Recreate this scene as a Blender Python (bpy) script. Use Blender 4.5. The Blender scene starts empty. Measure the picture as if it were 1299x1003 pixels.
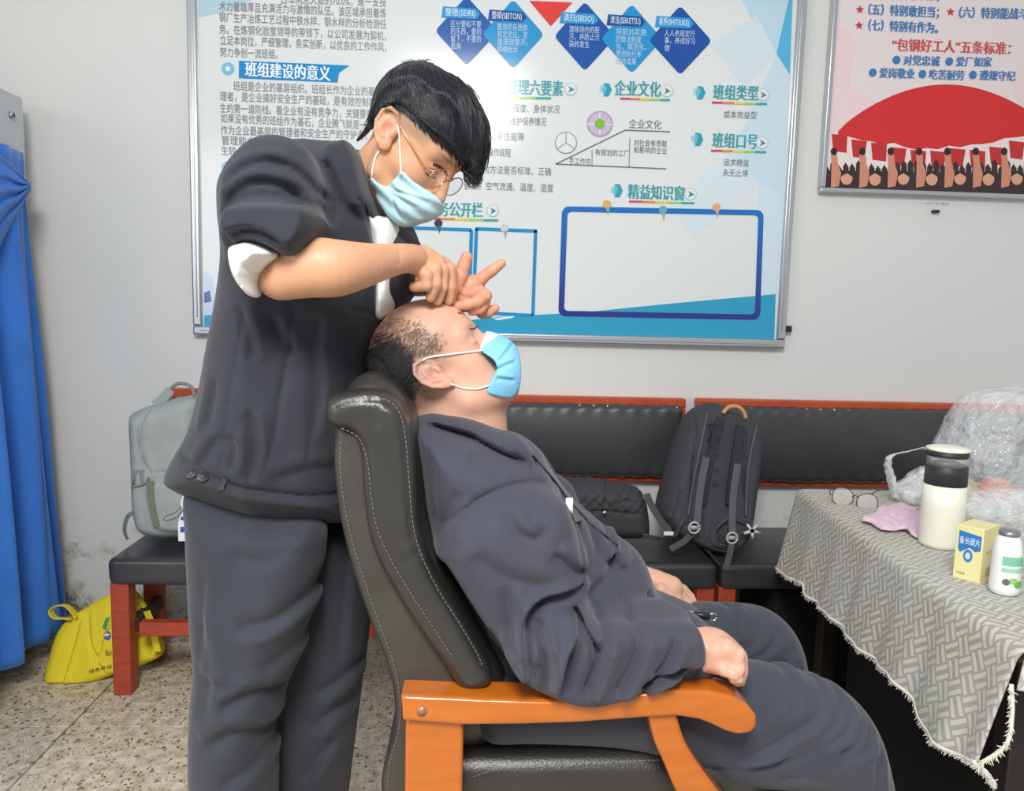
import bpy, bmesh, math, random
import numpy as np
from mathutils import Vector, Matrix
random.seed(7); rng = np.random.default_rng(7)
PI = math.pi
sc = bpy.context.scene
C = sc.collection
# ------------------------------------------------------------------ camera
F_PX, CX, CY, H = 980.0, 649.5, 501.5, 1.25
PITCH, ROLL, YAW = [math.radians(a) for a in (6.484, 1.472, 2.789)]
_f = np.array([math.sin(YAW)*math.cos(PITCH), math.cos(YAW)*math.cos(PITCH), -math.sin(PITCH)])
_r = np.array([math.cos(YAW), -math.sin(YAW), 0.0]); _u = np.cross(_r, _f)
_r2 = math.cos(ROLL)*_r + math.sin(ROLL)*_u; _u2 = -math.sin(ROLL)*_r + math.cos(ROLL)*_u
cam = bpy.data.cameras.new('camera'); camo = bpy.data.objects.new('camera', cam); C.objects.link(camo)
camo.matrix_world = Matrix(((_r2[0], _u2[0], -_f[0], 0), (_r2[1], _u2[1], -_f[1], 0), (_r2[2], _u2[2], -_f[2], H), (0, 0, 0, 1)))
cam.sensor_fit = 'HORIZONTAL'; cam.sensor_width = 36; cam.lens = 36*F_PX/1299; cam.clip_start = .01
sc.camera = camo
# ------------------------------------------------------------------ light and exposure
w = bpy.data.worlds.new('world'); sc.world = w; w.use_nodes = True
w.node_tree.nodes['Background'].inputs[0].default_value = (.93, .97, 1, 1)
w.node_tree.nodes['Background'].inputs[1].default_value = .52
def area(name, loc, to, sx, sy, power, col=(1, 1, 1)):
    l = bpy.data.lights.new(name, 'AREA'); l.shape = 'RECTANGLE'; l.size = sx; l.size_y = sy; l.energy = power; l.color = col
    o = bpy.data.objects.new(name, l); C.objects.link(o); o.location = loc
    o.rotation_euler = (Vector(to)-Vector(loc)).to_track_quat('-Z', 'Y').to_euler(); return o
area('ceiling_lamp', (-.18, -.75, 2.85), (-.1, .2, 0), .85, .85, 98, (1, .985, .96))
area('soft_fill_left', (-3.0, -1.3, 1.9), (.2, 1.6, .9), 2.2, 1.5, 45, (1, .99, .97))  # soft fill light added from the left, clear of the board's reflection
sc.view_settings.view_transform = 'Standard'; sc.view_settings.look = 'None'
sc.view_settings.gamma = 1; sc.view_settings.use_curve_mapping = False; sc.view_settings.exposure = 0.16
# ------------------------------------------------------------------ helpers: pixels to points
def ray(px, py): return _f + (px-CX)/F_PX*_r2 - (py-CY)/F_PX*_u2
def P(px, py, Y):
    d = ray(px, py); return np.array([d[0]/d[1]*Y, Y, H+d[2]/d[1]*Y])
def on_z(px, py, z):
    d = ray(px, py); t = (z-H)/d[2]; return np.array([d[0]*t, d[1]*t, z])
def on_x(px, py, a, b):                     # plane x = a + b*y
    d = ray(px, py); t = a/(d[0]-b*d[1]); return np.array([d[0]*t, d[1]*t, H+d[2]*t])
# ------------------------------------------------------------------ materials
def lin(c):
    if isinstance(c, str): c = [int(c[i:i+2], 16)/255 for i in (0, 2, 4)]
    return tuple((x/12.92 if x <= .04045 else ((x+.055)/1.055)**2.4) for x in c)+(1,)
MATS = {}
def mat(name, col, rough=.6, metal=0, spec=.5, var=0, vs=8, col2=None, bump=0, bs=60, coat=0, sheen=0, attr=None, alpha=1, sss=0, trans=0, stretch=None, bdist=.002, wrk=0):
    if name in MATS: return MATS[name]
    m = bpy.data.materials.new(name); MATS[name] = m; m.use_nodes = True
    nt = m.node_tree; N = nt.nodes; L = nt.links; b = N['Principled BSDF']
    b.inputs['Base Color'].default_value = lin(col); b.inputs['Roughness'].default_value = rough
    b.inputs['Metallic'].default_value = metal; b.inputs['Specular IOR Level'].default_value = spec
    b.inputs['Coat Weight'].default_value = coat; b.inputs['Coat Roughness'].default_value = .12
    b.inputs['Sheen Weight'].default_value = sheen; b.inputs['Sheen Roughness'].default_value = .5
    b.inputs['Alpha'].default_value = alpha; b.inputs['Transmission Weight'].default_value = trans
    if sss: b.inputs['Subsurface Weight'].default_value = sss; b.inputs['Subsurface Radius'].default_value = (.012, .004, .002); b.inputs['Subsurface Scale'].default_value = 1
    tc = N.new('ShaderNodeTexCoord'); src = tc.outputs['Object']
    if stretch:
        mp = N.new('ShaderNodeMapping'); mp.inputs['Scale'].default_value = stretch; L.new(src, mp.inputs[0]); src = mp.outputs[0]
    base = None
    if attr:
        a = N.new('ShaderNodeAttribute'); a.attribute_name = attr; base = a.outputs['Color']
    if var or col2:
        n = N.new('ShaderNodeTexNoise'); n.inputs['Scale'].default_value = vs; n.inputs['Detail'].default_value = 5; L.new(src, n.inputs['Vector'])
        if col2:
            cr = N.new('ShaderNodeValToRGB'); cr.color_ramp.elements[0].position = .4; cr.color_ramp.elements[1].position = .62
            cr.color_ramp.elements[0].color = lin(col); cr.color_ramp.elements[1].color = lin(col2); L.new(n.outputs[0], cr.inputs[0]); base = cr.outputs[0]
        else:
            hs = N.new('ShaderNodeHueSaturation'); mr = N.new('ShaderNodeMapRange')
            mr.inputs[1].default_value = .3; mr.inputs[2].default_value = .7; mr.inputs[3].default_value = 1-var; mr.inputs[4].default_value = 1+var
            L.new(n.outputs[0], mr.inputs[0]); L.new(mr.outputs[0], hs.inputs['Value'])
            if base: L.new(base, hs.inputs['Color'])
            else: hs.inputs['Color'].default_value = lin(col)
            base = hs.outputs[0]
    if base: L.new(base, b.inputs['Base Color'])
    if bump:
        n2 = N.new('ShaderNodeTexNoise'); n2.inputs['Scale'].default_value = bs; n2.inputs['Detail'].default_value = 4; L.new(src, n2.inputs['Vector'])
        bp = N.new('ShaderNodeBump'); bp.inputs['Strength'].default_value = bump; bp.inputs['Distance'].default_value = bdist
        L.new(n2.outputs[0], bp.inputs['Height']); L.new(bp.outputs[0], b.inputs['Normal'])
        if wrk:                                     # fine creases of worn cloth
            mp2 = N.new('ShaderNodeMapping'); mp2.inputs['Scale'].default_value = (1.6, 1, .75); mp2.inputs['Rotation'].default_value = (0, .5, 0); L.new(tc.outputs['Object'], mp2.inputs[0])
            n3 = N.new('ShaderNodeTexNoise'); n3.noise_type = 'RIDGED_MULTIFRACTAL'; n3.inputs['Scale'].default_value = 7; n3.inputs['Detail'].default_value = 3; n3.inputs['Distortion'].default_value = .7; L.new(mp2.outputs[0], n3.inputs['Vector'])
            b2_ = N.new('ShaderNodeBump'); b2_.inputs['Strength'].default_value = wrk; b2_.inputs['Distance'].default_value = .006; L.new(n3.outputs[0], b2_.inputs['Height']); L.new(b2_.outputs[0], bp.inputs['Normal'])
    return m
# ------------------------------------------------------------------ helpers: objects
def base_name(n): return n
def link(name, me, m=None, parent=None, smooth=True):
    o = bpy.data.objects.new(name, me); C.objects.link(o)
    if m:
        for mm in (m if isinstance(m, (list, tuple)) else [m]): me.materials.append(mm)
    if smooth and len(me.polygons): me.polygons.foreach_set('use_smooth', [True]*len(me.polygons))
    if parent:
        o.parent = parent; o.matrix_parent_inverse = parent.matrix_world.inverted() if parent.type != 'EMPTY' or True else o.matrix_parent_inverse
    return o
def tag(o, label=None, cat=None, group=None, kind=None):
    if label: o['label'] = label
    if cat: o['category'] = cat
    if group: o['group'] = group
    if kind: o['kind'] = kind
    return o
def thing(name, label, cat, loc=(0, 0, 0), group=None):
    o = bpy.data.objects.new(name, None); C.objects.link(o); o.empty_display_size = .05
    o.location = [float(v) for v in loc]; o.matrix_world = Matrix.Translation(o.location)
    return tag(o, label, cat, group)
def mesh_of(V, Fc, name='m'):
    me = bpy.data.meshes.new(name); me.from_pydata([tuple(map(float, v)) for v in V], [], [tuple(map(int, f)) for f in Fc]); me.update(); return me
def from_np(V, Q):
    me = bpy.data.meshes.new('m'); n, k = len(V), len(Q)
    me.vertices.add(n); me.vertices.foreach_set('co', np.asarray(V, np.float32).ravel())
    w_ = Q.shape[1]; me.loops.add(k*w_); me.loops.foreach_set('vertex_index', np.asarray(Q, np.int32).ravel())
    me.polygons.add(k); me.polygons.foreach_set('loop_start', np.arange(0, k*w_, w_, dtype=np.int32))
    me.polygons.foreach_set('loop_total', np.full(k, w_, np.int32))
    me.update(calc_edges=True); me.validate(); return me
def bm_mesh(bm):
    me = bpy.data.meshes.new('m'); bm.to_mesh(me); bm.free(); return me
def box(name, lo, hi, m, parent=None, bev=.004, seg=2, rot=None, smooth=True):
    bm = bmesh.new(); bmesh.ops.create_cube(bm, size=1)
    lo, hi = np.array(lo, float), np.array(hi, float); c = (lo+hi)/2; s = np.abs(hi-lo)
    for v in bm.verts: v.co = Vector((v.co.x*s[0], v.co.y*s[1], v.co.z*s[2]))
    if bev: bmesh.ops.bevel(bm, geom=bm.edges[:], offset=min(bev, min(s)*.45), segments=seg, affect='EDGES', profile=.5)
    if rot is not None: bmesh.ops.rotate(bm, verts=bm.verts, matrix=rot, cent=(0, 0, 0))
    for v in bm.verts: v.co += Vector(c)
    o = link(name, bm_mesh(bm), m, parent, smooth=False)
    if bev:
        cut = .5*min(s[0]*s[1], s[1]*s[2], s[0]*s[2])
        for p_ in o.data.polygons: p_.use_smooth = max(abs(c_) for c_ in p_.normal) < .999 if rot is None else p_.area < cut
    return o
def prism(name, pts, y0, y1, m, parent=None, bev=0, seg=2):       # outline in XZ, from y0 (near) to y1 (far)
    bm = bmesh.new(); vs = [bm.verts.new((p[0], y0, p[-1])) for p in pts]
    f = bm.faces.new(vs); r = bmesh.ops.extrude_face_region(bm, geom=[f])
    for v in [g for g in r['geom'] if isinstance(g, bmesh.types.BMVert)]: v.co.y = y1
    bmesh.ops.recalc_face_normals(bm, faces=bm.faces)
    if bev: bmesh.ops.bevel(bm, geom=bm.edges[:], offset=bev, segments=seg, affect='EDGES')
    return link(name, bm_mesh(bm), m, parent, smooth=False)
def catmull(pts, n=6, closed=False):
    p = np.asarray(pts, float); out = []; N_ = len(p)
    rngi = range(N_) if closed else range(N_-1)
    for i in rngi:
        a, b, c, d = [p[j % N_] if closed else p[min(max(j, 0), N_-1)] for j in (i-1, i, i+1, i+2)]
        for t in np.arange(n)/n:
            out.append(.5*((2*b)+(c-a)*t+(2*a-5*b+4*c-d)*t*t+(3*b-a-3*c+d)*t**3))
    if not closed: out.append(p[-1])
    return np.array(out)
def tube_arrays(pts, r, seg=8, cap=True):
    pts = np.asarray(pts, float); n = len(pts); r = np.broadcast_to(np.asarray(r, float), (n,))
    T = np.gradient(pts, axis=0); T /= np.linalg.norm(T, axis=1)[:, None]+1e-12
    up = np.array([0, 0, 1.]) if abs(T[0][2]) < .9 else np.array([1., 0, 0]); V = []; N_ = np.cross(T[0], up); N_ /= np.linalg.norm(N_)
    for i in range(n):
        N_ = N_-T[i]*N_.dot(T[i]); N_ /= np.linalg.norm(N_)+1e-12; B = np.cross(T[i], N_)
        for k in range(seg):
            a = 2*PI*k/seg; V.append(pts[i]+r[i]*(math.cos(a)*N_+math.sin(a)*B))
    Fc = [(i*seg+k, i*seg+(k+1) % seg, (i+1)*seg+(k+1) % seg, (i+1)*seg+k) for i in range(n-1) for k in range(seg)]
    if cap: Fc += [tuple(range(seg))[::-1], tuple((n-1)*seg+k for k in range(seg))]
    return V, Fc
def tube(name, pts, r, m, parent=None, seg=8):
    V, Fc = tube_arrays(pts, r, seg); return link(name, mesh_of(V, Fc), m, parent)
def merge(parts):
    V, Fc = [], []
    for v, f in parts:
        o = len(V); V += list(v); Fc += [tuple(i+o for i in q) for q in f]
    return mesh_of(V, Fc)
def ribbon_arrays(pts, wdir, wid, th, ndir=None):
    pts = np.asarray(pts, float); n = len(pts); wid = np.broadcast_to(np.asarray(wid, float), (n,))
    T = np.gradient(pts, axis=0); V = []; wd = np.asarray(wdir, float); wd = wd/np.linalg.norm(wd)
    for i in range(n):
        t = T[i]/(np.linalg.norm(T[i])+1e-12); w_ = wd-t*wd.dot(t); w_ /= np.linalg.norm(w_)+1e-12; nn = np.cross(t, w_)
        for sx, sn in ((-1, -1), (1, -1), (1, 1), (-1, 1)): V.append(pts[i]+w_*sx*wid[i]/2+nn*sn*th/2)
    Fc = [(i*4+k, i*4+(k+1) % 4, (i+1)*4+(k+1) % 4, (i+1)*4+k) for i in range(n-1) for k in range(4)]+[(3, 2, 1, 0), tuple((n-1)*4+k for k in range(4))]
    return V, Fc
def ribbon(name, pts, wdir, wid, th, m, parent=None):
    V, Fc = ribbon_arrays(pts, wdir, wid, th); me = mesh_of(V, Fc); return link(name, me, m, parent, smooth=False)
def lathe(name, prof, c, m, parent=None, seg=32):
    V, Fc = [], []; n = len(prof)
    for r, z in prof:
        for k in range(seg): a = 2*PI*k/seg; V.append((c[0]+r*math.cos(a), c[1]+r*math.sin(a), c[2]+z))
    for i in range(n-1):
        for k in range(seg): Fc.append((i*seg+k, i*seg+(k+1) % seg, (i+1)*seg+(k+1) % seg, (i+1)*seg+k))
    Fc += [tuple(range(seg))[::-1], tuple((n-1)*seg+k for k in range(seg))]
    return link(name, mesh_of(V, Fc), m, parent)
# ------------------------------------------------------------------ helpers: implicit surfaces
def smin(a, b, k):
    if k <= 0: return np.minimum(a, b)
    h = np.clip(.5+.5*(b-a)/k, 0, 1); return b+(a-b)*h-k*h*(1-h)
def smax(a, b, k): return -smin(-a, -b, k)
def cone(p, a, b, ra, rb):
    a = np.asarray(a, float); b = np.asarray(b, float); ab = b-a; t = np.clip((p-a)@ab/(ab@ab+1e-12), 0, 1)
    q = p-a-t[:, None]*ab; return np.sqrt((q*q).sum(1))-(ra+t*(rb-ra))
def chain(p, pts, k=.006, sq=None):
    """pts: rows (x,y,z,r); sq=(axis, factor) flattens the section along axis by factor"""
    pts = np.asarray(pts, float); d = None
    if sq is not None:
        ax = np.asarray(sq[0], float); ax /= np.linalg.norm(ax); fac = 1/sq[1]
        c0 = pts[:, :3].mean(0); p = p+((p-c0)@ax)[:, None]*ax*(fac-1); q = pts[:, :3]+((pts[:, :3]-c0)@ax)[:, None]*ax*(fac-1)
    else: q = pts[:, :3]; fac = 1
    for i in range(len(pts)-1):
        e = cone(p, q[i], q[i+1], pts[i, 3], pts[i+1, 3]); d = e if d is None else smin(d, e, k)
    return d/max(fac, 1)
def ell(p, c, r, M=None):
    q = p-np.asarray(c, float)
    if M is not None: q = q@M
    r = np.asarray(r, float); k0 = np.sqrt(((q/r)**2).sum(1)); k1 = np.sqrt(((q/(r*r))**2).sum(1))+1e-9
    return k0*(k0-1)/k1
class Poly2:
    """signed distance of a closed outline in the XZ plane, tabulated"""
    def __init__(self, pts, h=.003, pad=.12):
        self.p = pts = np.asarray(pts, float); self.lo = pts.min(0)-pad; n = np.ceil((pts.max(0)+pad-self.lo)/h).astype(int)+1
        self.h = h; self.n = n
        gx, gz = np.meshgrid(self.lo[0]+h*np.arange(n[0]), self.lo[1]+h*np.arange(n[1]), indexing='ij')
        d2 = np.full(gx.shape, 1e9); ins = np.zeros(gx.shape, bool)
        for i in range(len(pts)):
            a, b = pts[i], pts[(i+1) % len(pts)]; ab = b-a
            t = np.clip(((gx-a[0])*ab[0]+(gz-a[1])*ab[1])/(ab@ab+1e-15), 0, 1)
            d2 = np.minimum(d2, (gx-a[0]-t*ab[0])**2+(gz-a[1]-t*ab[1])**2)
            c = (a[1] > gz) != (b[1] > gz)
            with np.errstate(divide='ignore', invalid='ignore'): xi = (b[0]-a[0])*(gz-a[1])/(b[1]-a[1]+1e-15)+a[0]
            ins ^= c & (gx < xi)
        self.D = (np.sqrt(d2)*np.where(ins, -1, 1)).astype(np.float32)
    def __call__(self, x, z):
        u = np.clip((x-self.lo[0])/self.h, 0, self.n[0]-1.001); v = np.clip((z-self.lo[1])/self.h, 0, self.n[1]-1.001)
        i = u.astype(int); j = v.astype(int); fu = u-i; fv = v-j; D = self.D
        d = (D[i, j]*(1-fu)+D[i+1, j]*fu)*(1-fv)+(D[i, j+1]*(1-fu)+D[i+1, j+1]*fu)*fv
        ex = np.maximum(np.abs(x-np.clip(x, self.lo[0], self.lo[0]+self.h*(self.n[0]-1))), np.abs(z-np.clip(z, self.lo[1], self.lo[1]+self.h*(self.n[1]-1))))
        return d+ex
def px_poly(px, Y, n=5, smooth=True, h=.003):
    """Y: number, or function of pixel x,y"""
    q = catmull(px, n, True) if smooth else np.asarray(px, float)
    return Poly2([P(a, b, Y)[[0, 2]] for a, b in q], h)
def inflate(p, poly, y0, hh, R):
    y0 = y0(p) if callable(y0) else y0; hh = hh(p) if callable(hh) else hh
    t = -poly(p[:, 0], p[:, 2]); e = np.maximum(0, 1-t/R)
    return (np.sqrt(e*e+((p[:, 1]-y0)/hh)**2)-1)*np.minimum(R, hh)
def extr(p, poly, y0, y1, rnd):
    a = poly(p[:, 0], p[:, 2])+rnd; b = np.abs(p[:, 1]-(y0+y1)/2)-(y1-y0)/2+rnd
    return np.minimum(np.maximum(a, b), 0)+np.sqrt(np.maximum(a, 0)**2+np.maximum(b, 0)**2)-rnd
def waves(p, scale, seed=0, n=7):
    r = np.random.default_rng(seed); out = 0
    for i in range(n):
        d = r.normal(size=3); d /= np.linalg.norm(d); f_ = scale*(.6+1.1*r.random())
        out = out+np.sin((p@d)*f_+r.random()*6.28+1.3*np.sin((p@r.normal(size=3))*scale*.35))
    return out/n
def fold(p, px, Y, wid, dep, ymax=None, S=False):
    """crease drawn as a stroke on the side facing the room; dep>0 sinks, <0 raises; S: a groove beside a ridge"""
    q = catmull(px, 4); q = np.array([P(a, b, Y)[[0, 2]] for a, b in q]); res = np.zeros(len(p))
    lo = q.min(0)-3*wid; hi = q.max(0)+3*wid
    s = (p[:, 0] > lo[0]) & (p[:, 0] < hi[0]) & (p[:, 2] > lo[1]) & (p[:, 2] < hi[1])
    if ymax is not None: s &= p[:, 1] < ymax
    idx = np.nonzero(s)[0]
    if not len(idx): return res
    x = p[idx, 0]; z = p[idx, 2]; best = np.full(len(idx), 1e9); tt = np.zeros(len(idx)); sg = np.zeros(len(idx)); n = len(q)-1
    for i in range(n):
        a, b = q[i], q[i+1]; ab = b-a; t = np.clip(((x-a[0])*ab[0]+(z-a[1])*ab[1])/(ab@ab+1e-15), 0, 1)
        dx = x-a[0]-t*ab[0]; dz = z-a[1]-t*ab[1]; d = dx*dx+dz*dz; m = d < best
        best[m] = d[m]; tt[m] = (i+t[m])/n; sg[m] = np.sign(ab[0]*dz[m]-ab[1]*dx[m])
    d = np.sqrt(best)/wid; taper = np.clip(np.minimum(tt, 1-tt)*5, 0, 1)**.7
    taper = np.maximum(taper, 0)
    v = np.exp(-1.1*d**1.35)
    if S: v = v-.75*np.exp(-((d*sg-1.5)/1.0)**2)
    res[idx] = dep*v*taper; return res
def surf(f, lo, hi, h, blk=4):
    lo = np.asarray(lo, float); hi = np.asarray(hi, float); n = (np.ceil((hi-lo)/h/blk).astype(int))*blk
    nb = n//blk; g = [lo[i]+h*blk*(np.arange(nb[i])+.5)-h*.5 for i in range(3)]
    cc = np.stack(np.meshgrid(*g, indexing='ij'), -1).reshape(-1, 3); dc = f(cc).astype(np.float32).reshape(nb)
    D = np.repeat(np.repeat(np.repeat(dc, blk, 0), blk, 1), blk, 2)
    thr = h*blk*.87*1.25+h*1.5; act = np.abs(dc) < thr
    A = np.repeat(np.repeat(np.repeat(act, blk, 0), blk, 1), blk, 2); ii = np.argwhere(A)
    for s0 in range(0, len(ii), 400000):
        q = ii[s0:s0+400000]; D[q[:, 0], q[:, 1], q[:, 2]] = f(lo+h*q)
    D[0], D[-1], D[:, 0], D[:, -1], D[:, :, 0], D[:, :, -1] = 1, 1, 1, 1, 1, 1
    I = D < 0; s = np.zeros(tuple(n-1), np.int8); offs = [(a, b, c) for a in (0, 1) for b in (0, 1) for c in (0, 1)]
    for a, b, c in offs: s += I[a:n[0]-1+a, b:n[1]-1+b, c:n[2]-1+c]
    cells = np.argwhere((s > 0) & (s < 8)); vid = np.full(tuple(n-1), -1, np.int32); vid[cells[:, 0], cells[:, 1], cells[:, 2]] = np.arange(len(cells))
    val = np.stack([D[cells[:, 0]+a, cells[:, 1]+b, cells[:, 2]+c] for a, b, c in offs], 1).astype(float); O = np.array(offs, float)
    acc = np.zeros((len(cells), 3)); cnt = np.zeros(len(cells))
    for i in range(8):
        for j in range(i+1, 8):
            if np.abs(O[i]-O[j]).sum() != 1: continue
            m = (val[:, i] < 0) != (val[:, j] < 0); t = val[m, i]/(val[m, i]-val[m, j]); acc[m] += O[i]+t[:, None]*(O[j]-O[i]); cnt[m] += 1
    V = lo+h*(cells+acc/cnt[:, None]); Q = []
    for ax in range(3):
        sl0 = [slice(1, -1)]*3; sl1 = [slice(1, -1)]*3; sl0[ax] = slice(0, n[ax]-1); sl1[ax] = slice(1, n[ax])
        a = I[tuple(sl0)]; b = I[tuple(sl1)]; e = np.argwhere(a != b); flip = a[e[:, 0], e[:, 1], e[:, 2]]
        o = [1, 1, 1]; o[ax] = 0; e = e+o; u, v = [(1, 2), (2, 0), (0, 1)][ax]
        du = np.zeros(3, int); du[u] = 1; dv = np.zeros(3, int); dv[v] = 1
        def g_(x): return vid[x[:, 0], x[:, 1], x[:, 2]]
        q = np.stack([g_(e), g_(e-du), g_(e-du-dv), g_(e-dv)], 1)
        q = np.where(flip[:, None], q[:, ::-1], q); q = q[:, ::-1]; Q.append(q)
    Q = np.concatenate(Q); Q = Q[(Q >= 0).all(1)]
    return V, Q[:, ::-1]
def near(f, lo, hi, m=.02):
    """evaluate a costly part only close to its bounds"""
    lo = np.asarray(lo, float)-m; hi = np.asarray(hi, float)+m
    def g(p):
        q = np.maximum(np.maximum(lo-p, p-hi), 0); dd = np.sqrt((q*q).sum(1)); r = dd+m; s = dd <= 1e-9
        if s.any(): r[s] = f(p[s])
        return r
    return g
def surf_obj(name, f, lo, hi, h, m, parent=None, color=None):
    V, Q = surf(f, lo, hi, h); me = from_np(V, Q)
    if color is not None: paint(me, color(V))
    return link(name, me, m, parent)
def paint(me, col):
    a = me.color_attributes.new('tint', 'FLOAT_COLOR', 'POINT'); c = np.ones((len(me.vertices), 4), np.float32); c[:, :3] = col[:, :3]; a.data.foreach_set('color', c.ravel())
def joinVQ(parts):
    o = 0; V = []; Q = []
    for v, q in parts: V.append(v); Q.append(q+o); o += len(v)
    return np.concatenate(V), np.concatenate(Q)
def hit(f, px, py, t0=.9, t1=2.2, off=0):
    """where the sight line through a pixel meets an implicit surface (a modelling aid)"""
    px = np.atleast_1d(px).astype(float); py = np.atleast_1d(py).astype(float)
    d = np.stack([ray(a, b) for a, b in zip(px, py)]); d /= d[:, 1:2]; t = np.full(len(d), t0); o = np.array([0, 0, H])
    for _ in range(60):
        v = f(o+d*t[:, None]); t = np.minimum(t+np.clip(v-off, -.01, .05)*.8, t1)
    return o+d*t[:, None], t < t1-1e-3
def grad(f, p, e=.001):
    g = np.stack([f(p+np.eye(3)[i]*e)-f(p-np.eye(3)[i]*e) for i in range(3)], 1); return g/(np.linalg.norm(g, axis=1)[:, None]+1e-9)
def bounds_px(px, Y0, Y1, pad=.02):
    q = np.array([P(a, b, Y) for a, b in px for Y in (Y0, Y1)]); lo = q.min(0)-pad; hi = q.max(0)+pad; lo[1] = Y0; hi[1] = Y1; return lo, hi
# ================================================================== SETTING
D = 2.85
def wall_material():
    m = mat('wall_paint', 'dedfdb', rough=.85, spec=.2, bump=.25, bs=35)
    nt = m.node_tree; N = nt.nodes; L = nt.links; b = N['Principled BSDF']
    tc = N.new('ShaderNodeTexCoord'); sx = N.new('ShaderNodeSeparateXYZ'); L.new(tc.outputs['Object'], sx.inputs[0])
    n1 = N.new('ShaderNodeTexNoise'); n1.inputs['Scale'].default_value = 9; n1.inputs['Detail'].default_value = 8; n1.inputs['Roughness'].default_value = .75; L.new(tc.outputs['Object'], n1.inputs['Vector'])
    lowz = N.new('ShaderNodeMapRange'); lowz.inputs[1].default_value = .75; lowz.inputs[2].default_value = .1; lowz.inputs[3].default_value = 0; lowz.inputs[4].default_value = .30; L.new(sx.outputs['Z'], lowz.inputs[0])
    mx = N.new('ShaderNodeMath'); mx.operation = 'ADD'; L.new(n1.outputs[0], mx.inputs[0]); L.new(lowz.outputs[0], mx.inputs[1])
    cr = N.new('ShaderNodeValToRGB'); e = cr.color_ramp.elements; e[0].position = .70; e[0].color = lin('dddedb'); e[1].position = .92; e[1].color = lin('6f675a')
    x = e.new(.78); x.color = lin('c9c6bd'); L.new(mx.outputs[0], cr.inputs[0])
    n2 = N.new('ShaderNodeTexNoise'); n2.inputs['Scale'].default_value = 1.4; n2.inputs['Detail'].default_value = 4; L.new(tc.outputs['Object'], n2.inputs['Vector'])
    mr = N.new('ShaderNodeMapRange'); mr.inputs[3].default_value = .96; mr.inputs[4].default_value = 1.03; L.new(n2.outputs[0], mr.inputs[0])
    hs = N.new('ShaderNodeHueSaturation'); L.new(mr.outputs[0], hs.inputs['Value']); L.new(cr.outputs[0], hs.inputs['Color']); L.new(hs.outputs[0], b.inputs['Base Color'])
    return m
tag(box('wall_back', (-2.3, D, 0), (3.2, D+.12, 2.8), wall_material(), bev=0), kind='structure')
tag(box('wall_left', (-2.42, .9, 0), (-2.3, D+.12, 2.8), MATS['wall_paint'], bev=0), kind='structure')
fl = tag(box('floor', (-2.3, -1.2, -.12), (3.2, D, -.012), mat('floor_bed', '5d5443', rough=.9), bev=0), kind='structure')
def terrazzo():
    m = mat('terrazzo', 'c0b29a', rough=.42, spec=.45, bump=.15, bs=90)
    nt = m.node_tree; N = nt.nodes; L = nt.links; b = N['Principled BSDF']; tc = N.new('ShaderNodeTexCoord')
    mp = N.new('ShaderNodeMapping'); mp.inputs['Scale'].default_value = (1, .8, 1); L.new(tc.outputs['Object'], mp.inputs[0])
    nz = N.new('ShaderNodeTexNoise'); nz.inputs['Scale'].default_value = 60; L.new(mp.outputs[0], nz.inputs['Vector'])
    mxv = N.new('ShaderNodeMix'); mxv.data_type = 'RGBA'; mxv.blend_type = 'ADD'; mxv.inputs[0].default_value = .02
    L.new(mp.outputs[0], mxv.inputs[6]); L.new(nz.outputs['Color'], mxv.inputs[7])
    def spots(scale, th, rr):
        v = N.new('ShaderNodeTexVoronoi'); v.inputs['Scale'].default_value = scale; L.new(mxv.outputs[2], v.inputs['Vector'])
        sp = N.new('ShaderNodeSeparateColor'); L.new(v.outputs['Color'], sp.inputs[0])
        a = N.new('ShaderNodeMath'); a.operation = 'MULTIPLY'; L.new(sp.outputs[0], a.inputs[0]); a.inputs[1].default_value = rr
        c = N.new('ShaderNodeMath'); c.operation = 'LESS_THAN'; L.new(v.outputs['Distance'], c.inputs[0]); L.new(a.outputs[0], c.inputs[1]); return c
    s1 = spots(75, 0, .46); s2 = spots(130, 0, .42)
    n2 = N.new('ShaderNodeTexNoise'); n2.inputs['Scale'].default_value = 30; n2.inputs['Detail'].default_value = 6; L.new(tc.outputs['Object'], n2.inputs['Vector'])
    cr = N.new('ShaderNodeValToRGB'); cr.color_ramp.elements[0].position = .35; cr.color_ramp.elements[0].color = lin('b5a68e'); cr.color_ramp.elements[1].position = .62; cr.color_ramp.elements[1].color = lin('d6cbb8'); L.new(n2.outputs[0], cr.inputs[0])
    m1 = N.new('ShaderNodeMix'); m1.data_type = 'RGBA'; L.new(s1.outputs[0], m1.inputs[0]); L.new(cr.outputs[0], m1.inputs[6]); m1.inputs[7].default_value = lin('84704c')
    m2 = N.new('ShaderNodeMix'); m2.data_type = 'RGBA'; L.new(s2.outputs[0], m2.inputs[0]); L.new(m1.outputs[2], m2.inputs[6]); m2.inputs[7].default_value = lin('a08c68')
    L.new(m2.outputs[2], b.inputs['Base Color']); return m
TZ = terrazzo()
for i in range(-1, 4):
    for j in range(-1, 4):
        x0 = -1.165+(i-1)*1.0; y0 = 2.19+(j-3)*1.0; x1 = min(x0+1, 3.2); y1 = min(y0+1, D); x0 = max(x0, -2.3); y0 = max(y0, -1.2)
        if x1-x0 < .02 or y1-y0 < .02: continue
        dz = random.uniform(-.0006, .0006); box('floor_tile', (x0+.0025, y0+.0025, -.012), (x1-.0025, y1-.0025, dz), TZ, fl, bev=.0012, seg=1)
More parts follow.
